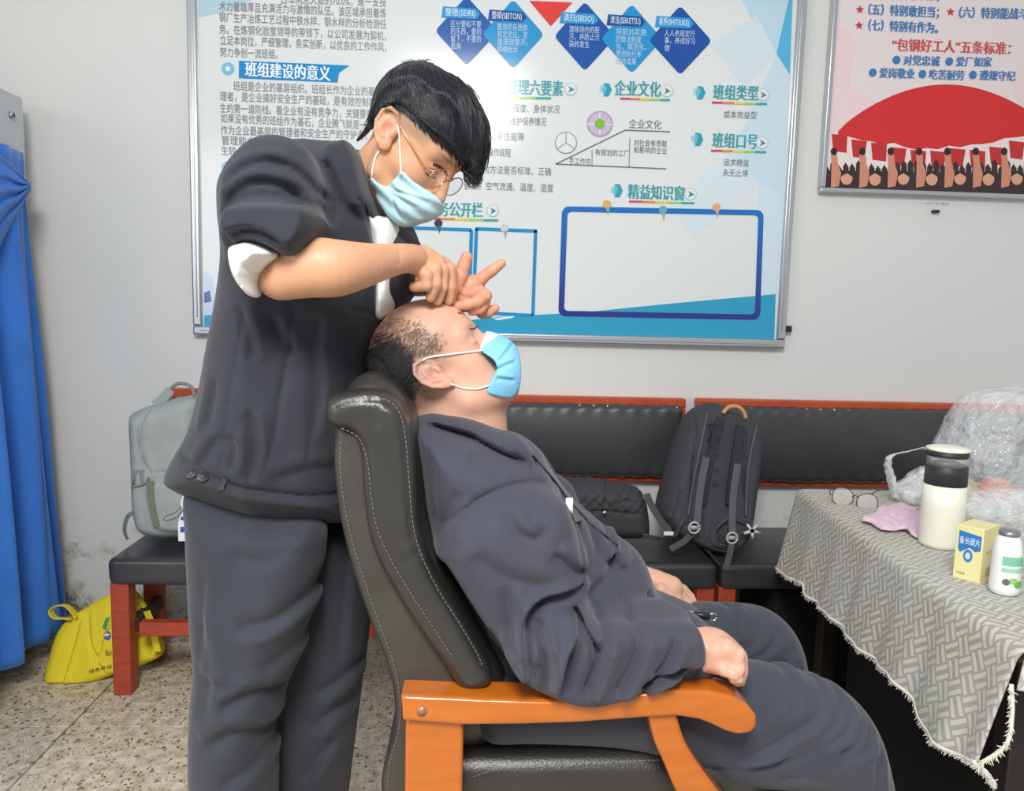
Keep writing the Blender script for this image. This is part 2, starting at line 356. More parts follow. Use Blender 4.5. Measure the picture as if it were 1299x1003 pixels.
# nail hole and pencil smudge under the red poster
def plane_poly(name, px, Y, m, parent=None, th=.0012, smooth=0):
    q = px if not smooth else catmull(px, smooth, True)
    pts = [P(a, b, Y) for a, b in q]; n = len(pts)
    V = pts+[p+np.array([0, th, 0]) for p in pts]; Fc = [tuple(range(n)), tuple(range(2*n-1, n-1, -1))]+[(i, n+i, n+(i+1) % n, (i+1) % n) for i in range(n)]
    bm = bmesh.new(); bm.from_mesh(mesh_of(V, Fc)); bmesh.ops.recalc_face_normals(bm, faces=bm.faces); bmesh.ops.triangulate(bm, faces=[f for f in bm.faces if len(f.verts) > 4])
    return link(name, bm_mesh(bm), m, parent, smooth=False)
def circ(cx, cy, rx, ry=None, n=20): ry = ry or rx; return [(cx+rx*math.cos(2*PI*i/n), cy+ry*math.sin(2*PI*i/n)) for i in range(n)]
def text_mesh(s, bold=0):
    cu = bpy.data.curves.new('t', 'FONT'); cu.body = s; cu.size = 1; cu.resolution_u = 2; cu.offset = bold; cu.fill_mode = 'FRONT'
    o = bpy.data.objects.new('t', cu); C.objects.link(o); dg = bpy.context.evaluated_depsgraph_get()
    me = bpy.data.meshes.new_from_object(o.evaluated_get(dg)); bpy.data.objects.remove(o); bpy.data.curves.remove(cu); return me
TEXT_Y = 0
def letters(s, x0, y0, x1, y1, hpx, Y, slope=None, bold=0):
    """one line from pixel (x0,y0) to (x1,y1) along its middle, hpx tall, flat on the plane Y"""
    me = text_mesh(s, bold); v = np.zeros(len(me.vertices)*3); me.vertices.foreach_get('co', v); v = v.reshape(-1, 3)
    if not len(v): return [], []
    mn, mx = v.min(0), v.max(0); A = P(x0, y0, Y); B = P(x1, y1, Y); hh = hpx*Y/F_PX
    u = (v[:, 0]-mn[0])/(mx[0]-mn[0]); t = (v[:, 1]-.35)/.92      # the em box of the glyphs
    out = A[None]+(B-A)[None]*u[:, None]+np.array([0, 0, hh])[None]*t[:, None]
    fs = [tuple(p.vertices) for p in me.polygons]; bpy.data.meshes.remove(me); return list(out), fs
def text(name, lines, Y, m, parent, bold=0, label=None):
    pr = []
    for l in lines:
        pr = [letters(l[0], l[1]+k, l[2], l[3]+k, l[4], l[5], Y+k*.0001) for k in ((0,) if not bold else (0, -.55, .55))]
        o = link(name, merge(pr), m, parent, smooth=False)
    if label: o['label'] = label
    return o
ink = mat('ink_grey', '7d8083', rough=.35); gloss = dict(rough=.2, spec=.5)
# ================================================================== BIG BULLETIN BOARD
YB = D-.028
bb = thing('bulletin_board', 'large white and blue aluminium framed bulletin board on the wall above the benches', 'board', (P(620, 430, D)[0], D, P(620, 430, D)[2]))
alu = mat('aluminium', 'c3c6c8', rough=.3, metal=.85, spec=.6)
x0, z0 = P(246, 424, YB)[[0, 2]]; x1 = P(992, 447, YB)[0]+.006; z1 = z0+1.27; fw = .032
box('backing_panel', (x0+.01, YB+.004, z0+.01), (x1-.01, D, z1-.01), mat('board_print', 'e0e4e4', rough=.13, spec=.45), bb, bev=0)
for nm, a, b in (('frame_bottom', (x0, z0), (x1, z0+fw)), ('frame_top', (x0, z1-fw), (x1, z1)), ('frame_side', (x0, z0+fw), (x0+fw, z1-fw)), ('frame_side', (x1-fw, z0+fw), (x1, z1-fw))):
    vert = nm == 'frame_side'; pr = []
    o = box('frame_side' if vert else nm, (a[0], YB-.012, a[1]), (b[0], D, b[1]), alu, bb, bev=.006, seg=3)
    c = .5*(a[0]+b[0]) if vert else .5*(a[1]+b[1])
    box('frame_lip', (c-.003, YB-.016, a[1]+.03) if vert else (a[0]+.03, YB-.016, c-.003), (c+.003, YB-.011, b[1]-.03) if vert else (b[0]-.03, YB-.011, c+.003), alu, o, bev=.0015)
TY = YB+.0025; TY1 = YB+.0032; TY2 = YB+.0018; TY3 = YB+.0011
def flat(c, r=.23): return mat('print_'+c, c, rough=.13 if r < .25 else r, spec=.45)
PC = [0]
def pp(name, px, c, Y=TY, sm=0, par=bb):
    PC[0] += 1; return plane_poly(name, px, Y-.000008*(PC[0] % 60), flat(c), par, smooth=sm, th=.0012)
# background facets
pp('printed_facet', [(935, -12), (1003, -12), (985, 68), (972, 60)], 'bfd9e8', TY1); pp('printed_facet', [(1003, -12), (1006, -12), (1002, 95), (985, 68)], '58b3dc', TY1)
pp('printed_facet', [(900, 55), (960, 20), (985, 68), (945, 110)], 'd3e2ea', TY1); pp('printed_facet', [(985, 68), (1002, 95), (997, 250), (962, 232), (930, 190)], 'c9dfea', TY1)
pp('printed_facet', [(930, 190), (962, 232), (880, 300), (850, 262)], 'd6e4eb', TY1); pp('printed_facet', [(962, 232), (997, 250), (990, 372), (960, 374)], 'd0e2ec', TY1)
pp('printed_facet', [(252, -6), (330, -6), (290, 14), (252, 22)], 'b4d3de', TY1)
pp('printed_swoosh', [(258, 343), (270, 352), (276, 396), (259, 402)], 'bcd7e6', TY1)
pp('printed_swoosh', [(259, 400), (300, 398), (420, 404), (560, 410), (630, 402), (740, 396), (860, 384), (984, 373), (982, 437), (760, 431), (500, 424), (259, 416)], '2f9fc4', TY)
pp('printed_swoosh', [(259, 371), (266, 368), (268, 382), (259, 384)], '284fa0', TY2); pp('printed_swoosh', [(625, 404), (655, 400), (650, 403), (632, 406)], 'e6eef0', TY2)
text('printed_paragraph', [('占车间总人数的70.0%，是一支技', 357, -1, 490, 3, 11), ('术力量雄厚且充满活力与激情的队伍。该区域承担着炼', 278, 8, 490, 17, 11),
    ('钢厂生产冶炼工艺过程中铁水样、钢水样的分析检测任', 278, 22, 490, 31, 11), ('务。在炼钢化验室领导的带领下，以公司发展为契机，', 278, 37, 490, 46, 11),
    ('立足本岗位，严细管理，务实创新，以优良的工作作风，', 279, 51, 490, 60, 11), ('努力争创一流班组。', 279, 66, 352, 69, 11)], TY2, ink, bb)
text('printed_paragraph', [('班组是企业的基层组织。班组长作为企业的基层管', 296, 109, 493, 117, 11), ('理者，是企业搞好安全生产的基础，是有效控制事故发', 279, 122, 494, 131, 11),
    ('生的第一道防线。看企业有没有竞争力，关键要看班组。', 279, 137, 494, 146, 11), ('如果没有优秀的班组作为基石，企业腾飞就是一句空话。', 280, 150, 494, 160, 11),
    ('作为企业最基层的管理者和安全生产的守护者，其', 280, 165, 480, 172, 11), ('管理能力必会使班组建设等将产', 281, 178, 430, 184, 11), ('生较大的影响。', 281, 191, 340, 195, 11)], TY2, ink, bb)
bn = pp('heading_banner', [(303, 77), (443, 83), (430, 92), (428, 104.5), (303, 99)], '1b8ccd', TY2)
text('heading_text', [('班组建设的意义', 311, 88, 419, 94, 17)], TY3-.0004, flat('f4f8fa'), bb, bold=.02)
for cx_, cy_ in ((289, 87), (289, 212)): o = pp('heading_bullet', circ(cx_, cy_, 8), '7cc0de', TY2); pp('heading_bullet', circ(cx_, cy_, 3), 'eef4f6', TY3)
DI = [(592, 39, 40, 44, '1c5cab'), (651, 43, 39, 44, '2294cf'), (742, 46, 39, 44, '1c55a8'), (801.5, 49, 39, 44, '2294cf'), (863, 51, 40, 44, '1c4fa4')]
def rdia(cx_, cy_, a, b, r=.1):
    v = [(0, -1), (1, 0.02), (0, 1), (-1, 0)]; out = []
    for i in range(4):
        p0 = np.array(v[i-1]); p1 = np.array(v[i]); p2 = np.array(v[(i+1) % 4])
        for t in (0, .33, .67, 1): A_ = p1+(p0-p1)*r; B_ = p1+(p2-p1)*r; q = (1-t)**2*A_+2*t*(1-t)*p1+t*t*B_; out.append((cx_+a*q[0], cy_+b*q[1]))
    return out
for cx_, cy_, a, b, c in DI: pp('printed_diamond', rdia(cx_, cy_, a, b), c, TY2)
TABS = ['整理(SEIRI)', '整顿(SEITON)', '清扫(SEISO)', '清洁(SEIKETSU)', '素养(SHITSUKE)']
BODY = [['区分要和不要', '的东西，要的', '留下，不要的', '丢弃'], ['要用的东西依', '规定定位、定', '量摆放整齐，', '明确标示'], ['清除场内的脏', '污，并防止污', '染的发生'], ['将前3S实施', '的做法制度', '化、规范化，', '贯彻执行并', '维持成果'], ['人人依规定行', '事，养成好习', '惯']]
tabl = []; body = []
for k, (cx_, cy_, a, b, c) in enumerate(DI):
    lx = cx_-30; ty = cy_-24
    pp('printed_tab', [(lx, ty-7), (lx+42, ty-4), (lx+47, ty+3), (lx+42, ty+9), (lx-2, ty+7)], '2a9bd6' if k % 2 == 0 else '1b4f9f', TY3)
    tabl.append((TABS[k], lx+3, ty, lx+41, ty+2, 9))
    for j, s in enumerate(BODY[k]):
        body.append((s, cx_-20, cy_-9+j*9.3, cx_-20+6.4*len(s), cy_-9+j*9.3+1.3, 8))
text('tab_text', tabl, YB+.0001, flat('e8f2f8'), bb); text('diamond_text', body, TY3-.0004, flat('c4daee'), bb)
pp('printed_triangle', [(671.6, 1), (726, 3), (698.5, 33)], 'e2403c', TY2)
HEAD = [('管理六要素', 643, 110, 714, 113, 724, 113, 600, 699, 122), ('企业文化', 780, 112, 838, 114, 846, 115, 787, 850, 125), ('班组类型', 905, 117, 962, 119, 968, 120, 903, 973, 130), ('班组口号', 904, 178, 961, 180, 967, 181, 902, 972, 191), ('精益知识窗', 797, 243, 868, 246, 876, 246, 798, 881, 255.5), ('班务公开栏', 541, 265, 612, 267, 625, 267, 540, 632, 277)]
text('heading_text', [(h[0], h[1], h[2], h[3], h[4], 18) for h in HEAD], TY2, flat('3aa0a8'), bb, bold=.022)
for h in HEAD:
    n = 5; cols = ['d8457c', 'e8863c', 'e4cf4a', '9ccf6a', '35a89a']
    for i in range(n):
        xa = h[7]+(h[8]-h[7])*i/n; xb = h[7]+(h[8]-h[7])*(i+1)/n; y = h[9]+.03*(xa-h[7])
        pp('heading_underline', [(xa, y-1.4), (xb, y-1.2), (xb, y+1.6), (xa, y+1.4)], cols[i], TY2)
    a, b = h[5], h[6]; pp('arrow_badge', circ(a, b, 8), 'b9c6c8', TY2); pp('arrow_badge', circ(a, b, 7), 'e3e8e8', TY3)
    pp('arrow_badge', [(a-3, b-4), (a+5, b+.5), (a-3, b+4.5), (a-1, b)], '4c8a96', YB+.0004)
for a, b in ((769, 114), (888, 118), (885, 177), (783, 242)):
    pp('hexagon_badge', [(a-3, b-9), (a+4, b-8), (a+7, b), (a+3, b+8), (a-3, b+8), (a-5, b)], '2f9fb4', TY2); pp('hexagon_badge', [(a-8, b-5), (a-5, b-6), (a-6, b+1), (a-8, b+3)], '9ed2da', TY2)
    pp('hexagon_badge', [(a-3, b-9), (a+1, b-3), (a-3, b+8), (a-5, b)], '69c0cc', TY3)
text('printed_list', [('技术熟练程度、身体状况', 617, 136, 710, 139, 10), ('熟练度和维护保养情况', 617, 153, 693, 155, 10), ('化学性能等', 621, 172, 665, 174, 10), ('操作规程', 619, 193, 648, 194, 10), ('的方法是否标准、正确', 613, 215, 699, 218, 10), ('照明、空气流通、温度、湿度', 590, 235, 702, 239, 10)], TY2, flat('7b8284'), bb)
text('printed_caption', [('成本效益型', 918, 145, 960, 146.5, 9), ('追求精益', 918, 206, 950, 207, 9), ('永无止境', 917, 219, 949, 220, 9), ('企业文化', 798, 157, 839, 158.5, 11), ('有规划的工厂', 755, 193, 798, 195, 8), ('手工作坊', 722, 204, 749, 205, 8), ('对社会有贡献', 804, 181, 846, 182.5, 8), ('和影响的企业', 804, 190, 846, 191.5, 8)], TY2, flat('6c7274'), bb)
def line_px(name, px, c, wpx, Y=TY2, closed=False):
    q = [P(a, b, Y) for a, b in px]; pr = []
    for a, b in zip(q[:-1], q[1:]): pr.append(ribbon_arrays([a, b], (b-a)[[2, 1, 0]]*np.array([-1, 0, 1]), wpx*Y/F_PX, .0004))
    return link(name, merge(pr), flat(c), bb, smooth=False)
line_px('printed_diagram', [(705, 208), (793, 165), (850, 167)], '6c7274', 1.3); line_px('printed_diagram', [(705, 208), (845, 214)], '6c7274', 1.3)
line_px('printed_diagram', [(751, 190), (751, 210)], '8c9294', 1); line_px('printed_diagram', [(799, 175), (798, 212)], '8c9294', 1)
pp('diagram_wheel', circ(761, 157, 16.5, n=28), 'b79cc4', TY2); pp('diagram_wheel', circ(761, 157, 14.5, n=28), 'cdb8d6', TY3); pp('diagram_wheel', circ(761, 157, 6.5), '79c143', YB+.0004)
line_px('diagram_wheel', [(761, 142), (761, 150)], 'ece8ee', 1.2, YB+.0003); line_px('diagram_wheel', [(745, 157), (754, 157)], 'ece8ee', 1.2, YB+.0003); line_px('diagram_wheel', [(768, 158), (777, 158)], 'ece8ee', 1.2, YB+.0003); line_px('diagram_wheel', [(761, 164), (761, 172)], 'ece8ee', 1.2, YB+.0003)
pp('diagram_wheel', circ(718, 181, 14, n=24), '8c9294', TY2); pp('diagram_wheel', circ(718, 181, 12.9, n=24), 'e3e7e7', TY3)
for e_ in ((718, 168), (707, 189), (729, 189)): line_px('diagram_wheel', [(718, 181), e_], '8c9294', 1, YB+.0004)
line_px('printed_frame', [(521, 289), (598, 291.5), (595, 396)], '1f8fc8', 4.2); line_px('printed_frame', [(523, 289), (518, 395)], '1f8fc8', 4.2)
line_px('printed_frame', [(603, 290), (681, 293)], '1f8fc8', 4.2); line_px('printed_frame', [(679.5, 292), (676, 400), (600, 396), (604.5, 290)], '1f8fc8', 4.2)
def rr(x0, y0, x1, y1, r, sk=4, tilt=.019):
    out = []
    for (cx_, cy_, a0) in ((x1-r, y0+r, -90), (x1-r, y1-r, 0), (x0+r, y1-r, 90), (x0+r, y0+r, 180)):
        for k in range(5):
            a = math.radians(a0+k*22.5); x = cx_+r*math.cos(a); y = cy_+r*math.sin(a); out.append((x-(y-y0)*.035, y+(x-x0)*tilt))
    return out
def ring_px(name, o1, i1, c_top, c_bot, Y):
    n = len(o1); V = [P(a, b, Y) for a, b in o1]+[P(a, b, Y) for a, b in i1]; V += [v+np.array([0, .0004, 0]) for v in V]
    Fc = []; 
    for i in range(n):
        j = (i+1) % n; Fc += [(i, j, n+j, n+i), (2*n+i, 3*n+i, 3*n+j, 2*n+j), (i, 2*n+i, 2*n+j, j), (n+i, n+j, 3*n+j, 3*n+i)]
    me = mesh_of(V, Fc); z = np.array([v[2] for v in V]); t = ((z-z.min())/(z.max()-z.min()))[:, None]
    paint(me, np.array(lin(c_bot)[:3])*(1-t)+np.array(lin(c_top)[:3])*t)
    return link(name, me, mat('print_gradient', 'ffffff', attr='tint', rough=.13), bb, smooth=False)
ring_px('printed_frame', rr(713, 261.5, 969, 401, 9), rr(720, 268.5, 962, 394, 5), '1673c0', '2b2f86', TY2)
for a, b, c in ((556, 283, '39414d'), (640, 289, 'cfd2cf'), (770, 259, 'dcb458'), (841, 266, '6aa8b4'), (909, 263, 'f0a47c')):
    pp('printed_pin', circ(a, b, 5.2), c, TY3); pp('printed_pin', [(a-2, b+4), (a+3, b+4), (a+2.5, b+8), (a+1, b+14), (a, b+8)], 'a4a8a6' if c != '39414d' else '565c62', TY3)
tag(box('wall_clip', P(995, 421, D-.03), P(1001, 413, D)+np.array([0, .0, 0]), mat('black_plastic', '1c1c1e', rough=.4), bev=.002), 'small black clip on the wall at the lower right corner of the large board', 'clip')
tag(box('nail', P(1185, 269.5, D-.02), P(1188.5, 267, D), MATS['black_plastic'], bev=.001), 'dark nail in the white wall just below the red poster', 'nail')
# ================================================================== RED POSTER
rp = thing('framed_poster', 'red and pink propaganda poster in a slim aluminium frame right of the large board', 'poster', (P(1180, 243, D)[0], D, P(1180, 243, D)[2]))
px0, pz0 = P(1040, 244, YB)[[0, 2]]; px1 = px0+1.1; pz1 = pz0+.98
box('backing_panel', (px0+.006, YB+.004, pz0+.006), (px1-.006, D, pz1-.006), flat('e6dada', .3), rp, bev=0)
for nm, a, b in (('frame_bottom', (px0, pz0), (px1, pz0+.018)), ('frame_top', (px0, pz1-.018), (px1, pz1)), ('frame_side', (px0, pz0+.018), (px0+.018, pz1-.018)), ('frame_side', (px1-.018, pz0+.018), (px1, pz1-.018))):
    box(nm, (a[0], YB-.008, a[1]), (b[0], D, b[1]), alu, rp, bev=.004, seg=2)
def pr_(name, px, c, Y=TY, sm=0):
    PC[0] += 1; Y -= .000008*(PC[0] % 60); return plane_poly(name, px, Y, flat(c, .3), rp, smooth=sm)
pr_('printed_cloud', [(1058, 40), (1085, 50), (1078, 110), (1110, 130), (1065, 165), (1050, 150)], 'ecd2d4', TY1, 4); pr_('printed_cloud', [(1290, 90), (1330, 60), (1330, 140), (1290, 125)], 'ecd2d4', TY1, 4)
sun = [(1064+i*(272/28.), 166-59*math.sin(PI*i/28)**.8) for i in range(29)]; pr_('printed_sun', [(1050, 200)]+sun+[(1345, 200), (1345, 225), (1050, 218)], 'd42c2c', TY)
bl = flat('3d78b8', .3)
text('printed_lines', [('（三）特别讲奉献；', 1102, -8, 1192, -6, 13), ('（五）特别敢担当；', 1102, 12, 1191, 16, 13), ('（六）特别能战斗；', 1217, 16, 1308, 18, 13), ('（七）特别有作为。', 1102, 32, 1190, 36, 13)], TY2, bl, rp, bold=.012)
text('printed_title', [('“包钢好工人”五条标准：', 1132, 57, 1282, 62, 15)], TY2, flat('cf4a50', .3), rp, bold=.012)
text('printed_lines', [('● 对党忠诚', 1133, 76, 1192, 78, 12), ('● 爱厂如家', 1200, 78, 1258, 79, 12), ('● 爱岗敬业', 1103, 92, 1160, 94, 12), ('● 吃苦耐劳', 1166, 94, 1223, 96, 12), ('● 遵规守纪', 1230, 95, 1288, 97, 12)], TY2, bl, rp, bold=.012)
for a, b in ((1091, 12), (1206, 15), (1090, 32)): pr_('printed_star', [(a+(5.5 if i % 2 == 0 else 2.3)*math.sin(i*PI/5), b-(5.5 if i % 2 == 0 else 2.3)*math.cos(i*PI/5)) for i in range(10)], 'cc3038', TY2)
top = []; r_ = random.Random(5)
for i in range(20): x = 1050+i*14; top.append((x, (166+min(i, 7)*3+(max(0, i-12))*-2.2)+r_.uniform(-3, 3)))
pr_('printed_banner_crowd', top+[(1330, 240), (1042, 238)], 'e8dedb', TY2)
for i in range(11): x = 1055+i*25; y = top[min(19, int((x-1050)/14))][1]+3; pr_('printed_flag', [(x, y), (x+20, y+2), (x+18+r_.uniform(-2, 2), y+24), (x+2, y+22)], 'c22f30', TY3)
for i in range(34): x = 1048+i*8.2; y = 207+r_.uniform(-6, 3); pr_('printed_crowd', [(x-4, 242), (x-3, y+5), (x, y), (x+4, y+6), (x+5, 242)], '3b2a2c', YB+.0007)
pr_('printed_crowd', [(1044, 216), (1330, 221), (1330, 249), (1042, 240)], '3b2a2c', YB+.0007)
for i in range(8):
    x = 1058+i*36; pr_('printed_figure', [(x-4, 238), (x-3, 206), (x-4, 196), (x+4, 196), (x+5, 207), (x+9, 220), (x+6, 236)], 'd08c70', YB+.0004); pr_('printed_figure', circ(x, 192, 4.2, 5, 10), '2c1e20', YB+.0003)
    pr_('printed_figure', circ(x+16, 226+(i % 2), 7.5, 8.5, 12), 'dba084', YB+.0003); pr_('printed_figure', [(x+8.5, 224), (x+12, 217), (x+20, 217), (x+23.5, 224), (x+16, 219.5)], '2c1e20', YB+.0001)
text('printed_caption', [('（一切为了生产建设）', 1168, 258, 1204, 259, 4)], D-.0006, flat('9a9a98'), rp)
# ================================================================== BENCHES
vinyl = mat('black_vinyl', '333438', rough=.33, spec=.6, bump=.3, bs=30, bdist=.004, var=.12, vs=5)
redw = mat('red_wood', 'a8432c', rough=.4, var=.15, vs=14, bump=.15, bs=40, stretch=(1, 6, 6)); redb = mat('orange_red_wood', 'b84a24', rough=.38, var=.12, vs=12)
steel = mat('steel', 'c8c8c6', rough=.25, metal=1)
def pillow(name, lo, hi, m, parent, amp=.004, rnd=.02, seed=1, h=.008, ripple=0, bulge=0):
    lo = np.array(lo); hi = np.array(hi); c = (lo+hi)/2; hs = (hi-lo)/2
    def f(p):
        q = np.abs(p-c)-hs+rnd; d = np.minimum(q.max(1), 0)+np.sqrt((np.maximum(q, 0)**2).sum(1))-rnd
        e = d+amp*waves(p, 22, seed)
        if ripple: e = e+ripple*np.sin(p[:, 0]*105)*np.exp(-((hi[2]-p[:, 2])/.03)**2)+ripple*np.sin(p[:, 0]*98+1)*np.exp(-((p[:, 2]-lo[2])/.03)**2)
        if bulge: e = e-bulge*np.clip(1-((p[:, 0]-c[0])/hs[0])**6, 0, 1)*np.clip(1-((p[:, 2]-c[2])/hs[2])**2, 0, 1)
        return e
    return surf_obj(name, f, lo-.03, hi+.02, h, m, parent)
ZS = P(150, 708, 2.37)[2]
def bench(xl, xr, bl_, br_, label, seed, yb=D-.03, rail=True):
    t = thing('bench', label, 'bench', ((xl+xr)/2, 2.6, 0), 'black vinyl benches along the wall')
    pillow('seat', (xl, 2.36, ZS-.085), (xr, yb, ZS), vinyl, t, .003, .018, seed)
    for x in (xl, xr-.058):
        for y, m_ in ((2.375, redw), (yb-.09, redw)):
            box('leg', (x, y, 0), (x+.056, y+.056, ZS-.08), m_, t, bev=.004)
    if rail: box('stretcher', (xl+.08, 2.385, .19), (xr-.08, 2.42, .235), redw, t, bev=.004)
    for x in (xl+.035, xr-.075): box('side_rail', (x, 2.42, .19), (x+.03, yb-.08, .235), mat('dark_wood', '3a2a22', rough=.6), t, bev=.004)
    zt, zb = bl_[2], bl_[3]; a, b = bl_[0], bl_[1]; y0 = D-.045
    box('back_rail', (a, y0, zt-.034), (b, D, zt), redb, t, bev=.006); box('back_rail', (a, y0, zb), (b, D, zb+.034), redb, t, bev=.006)
    box('back_stile', (a, y0, zb+.034), (a+.03, D, zt-.034), redb, t, bev=.006); box('back_stile', (b-.03, y0, zb+.034), (b, D, zt-.034), redb, t, bev=.006)
    pillow('back_cushion', (a+.018, y0-.035, zb+.024), (b-.018, D-.01, zt-.024), mat('back_vinyl', '3b3c3f', rough=.42, spec=.6, bump=.3, bs=30, bdist=.004), t, .0035, .02, seed+9, .006, .0022, .018)
    pr = []
    n = int((b-a)/.052)
    for i in range(n):
        x = a+.04+i*(b-a-.08)/(n-1)
        for z in (zt-.03, zb+.03): pr.append(stud(x, y0-.026, z))
    for k in range(5):
        for x in (a+.022, b-.022): pr.append(stud(x, y0-.022, zb+.06+k*(zt-zb-.12)/4))
    o = link('upholstery_tacks', merge(pr), steel, t); o['kind'] = 'stuff'
    return t
def stud(x, y, z, r=.0055):
    V = [(x, y-r*.6, z)]; Fc = []
    for k in range(6): V.append((x+r*math.cos(k*PI/3), y+.001, z+r*math.sin(k*PI/3)))
    for k in range(6): V.append((x+r*math.cos(k*PI/3), y+.012, z+r*math.sin(k*PI/3)))
    for k in range(6): j = (k+1) % 6; Fc += [(0, 1+k, 1+j), (1+k, 7+k, 7+j, 1+j)]
    return V, Fc
yf = D-.045; zt = P(868, 506, yf)[2]; zb = P(870, 612, yf)[2]; zt2 = P(1000, 508, yf)[2]; zb2 = P(1000, 617, yf)[2]
xl = P(135, 712, 2.36)[0]; xr = P(911, 722, 2.36)[0]
bench(xl, xr, (P(215, 500, yf)[0], P(870, 520, yf)[0], zt, zb), None, 'long black vinyl bench with a red wooden leg, under the large board and grey backpack', 2, 2.70)
bench(xr+.012, xr+2.0, (P(884, 520, yf)[0], P(884, 520, yf)[0]+1.75, zt2, zb2), None, 'black vinyl bench behind the cloth covered table, right of the seat gap', 5, rail=False)
# dark boxes in the shade below
bcl = mat('black_cloth', '141416', rough=.9)
tag(box('storage_box', (1.00, 2.40, 0), (2.6, 2.74, ZS-.10), bcl, bev=.01), 'large black box under the right hand bench', 'box')
# ================================================================== WALL CABINET AND BLUE CURTAIN
gm = mat('grey_metal', 'c4c7ca', rough=.4, spec=.5)
XC = -1.52; ce = on_x(29, 127, XC, 0); ct_z = ce[2]; cy1 = min(ce[1], D-.02)
cb = thing('metal_cabinet', 'tall grey metal cabinet with a keyhole above the blue cloth at left edge', 'cabinet', (-1.85, 2.3, 0))
box('body', (-2.28, 1.75, .03), (XC-.012, cy1+.02, ct_z+.012), gm, cb, bev=.004)
for a, b in ((1.77, 2.24), (2.245, cy1)): box('door', (XC-.014, a, .08), (XC, b, ct_z-.012), gm, cb, bev=.003)
kp = on_x(14, 146, XC, 0)
o = link('lock', merge([tube_arrays([kp, kp+np.array([.008, 0, 0])], .012, 14)]), steel, cb); link('keyhole', merge([tube_arrays([kp+np.array([.006, 0, 0]), kp+np.array([.0088, 0, 0])], .006, 8)]), MATS['black_plastic'], o)
blue = mat('blue_cloth', '2f73cc', rough=.75, sheen=.2, bump=.25, bs=120, var=.08, vs=6)
ct = thing('curtain', 'blue cloth curtain hanging in folds in front of the grey cabinet', 'curtain', (-1.5, 2.38, .1))
e0 = on_x(36, 196, XC+.015, 0)
def curtain():
    V, Fc = [], []; nu, nv = 150, 50
    for j in range(nv+1):
        t = j/nv
        far = P(36+t*50-7*math.sin(t*PI), 196, 1)[0]
        for i in range(nu+1):
            u = i/nu; z = e0[2]*(1-t)+.10*t; yend = 2.70+.05*t; y = 1.65+(yend-1.65)*u
            ph = u*31+.8*math.sin(2*t+u*6); amp = .010+.036*t**.8
            x = XC+.022+.062*t**.9+amp*math.sin(ph)+.4*amp*math.sin(ph*2.2+3*t)
            if u > .97: x -= (u-.97)*2.2*t
            V.append((x, y+.012*math.cos(ph)*t, z+.012*math.sin(ph)*t))
    for j in range(nv):
        for i in range(nu): a = j*(nu+1)+i; Fc.append((a, a+1, a+nu+2, a+nu+1))
    o = link('drape', mesh_of(V, Fc), blue, ct); md = o.modifiers.new('s', 'SOLIDIFY'); md.thickness = .003; return o
curtain()
def swag():
    V, Fc = [], []; nu, nv = 40, 44
    a = catmull([(-60, 150), (0, 196), (38, 234)], 10); b = catmull([(-60, 420), (-30, 370), (6, 300), (22, 272), (38, 240)], 10)
    for j in range(nv+1):
        v = j/nv
        for i in range(nu+1):
            u = i/nu; p0 = a[int(u*(len(a)-1))]; p1 = b[int(u*(len(b)-1))]; q = p0+(p1-p0)*v
            xx = XC+.05+.05*math.sin(v*PI)*(1-.6*u)+.009*math.sin(v*30+u*2)*math.sin(v*PI)**.3
            V.append(on_x(q[0], q[1], xx, 0))
    for j in range(nv):
        for i in range(nu): k = j*(nu+1)+i; Fc.append((k, k+nu+1, k+nu+2, k+1))
    o = link('gathered_swag', mesh_of(V, Fc), blue, ct); md = o.modifiers.new('s', 'SOLIDIFY'); md.thickness = .006; md.offset = 0; return o
swag()
# ================================================================== TABLE
ZT = .72
k1 = on_z(1016, 623, ZT); k2 = on_z(1287, 819, ZT); bsl = (k1[0]-k2[0])/(k1[1]-k2[1]); asl = k1[0]-bsl*k1[1]     # left edge x = asl + bsl*y
def tx(y): return asl+bsl*y
YA, YN = k1[1], k2[1]-.01
tb = thing('table', 'table hidden under the grey patterned cloth at the right edge', 'table', (1.4, 1.7, 0))
tw = mat('table_wood', '6d4a35', rough=.5)
box('under_table_dark', (tx(YA)+.10, YN+.12, .02), (tx(YA)+.74, YA-.16, ZT-.04), mat('under_table_black', '121214', rough=.85), tb, bev=.004)  # black block added to keep the space under the table dark
ang = math.atan(bsl)
prism_t = [(tx(YA)+.012, YA-.012), (tx(YA)+.82, YA-.012-.03), (tx(YN)+.82, YN+.012-.03), (tx(YN)+.012, YN+.012)]
bm = bmesh.new(); vs = [bm.verts.new((a, b, ZT-.03)) for a, b in prism_t]; f_ = bm.faces.new(vs); r_e = bmesh.ops.extrude_face_region(bm, geom=[f_])
for g in r_e['geom']:
    if isinstance(g, bmesh.types.BMVert): g.co.z = ZT-.004
bmesh.ops.recalc_face_normals(bm, faces=bm.faces); link('tabletop', bm_mesh(bm), tw, tb, smooth=False)
for a, b in ((tx(YA)+.05, YA-.1), (tx(YA)+.72, YA-.12), (tx(YN)+.72, YN+.06), (tx(YN)+.05, YN+.06)): box('leg', (a, b, 0), (a+.045, b+.045, ZT-.03), mat('dark_leg', '1e1c1c', rough=.5), tb)
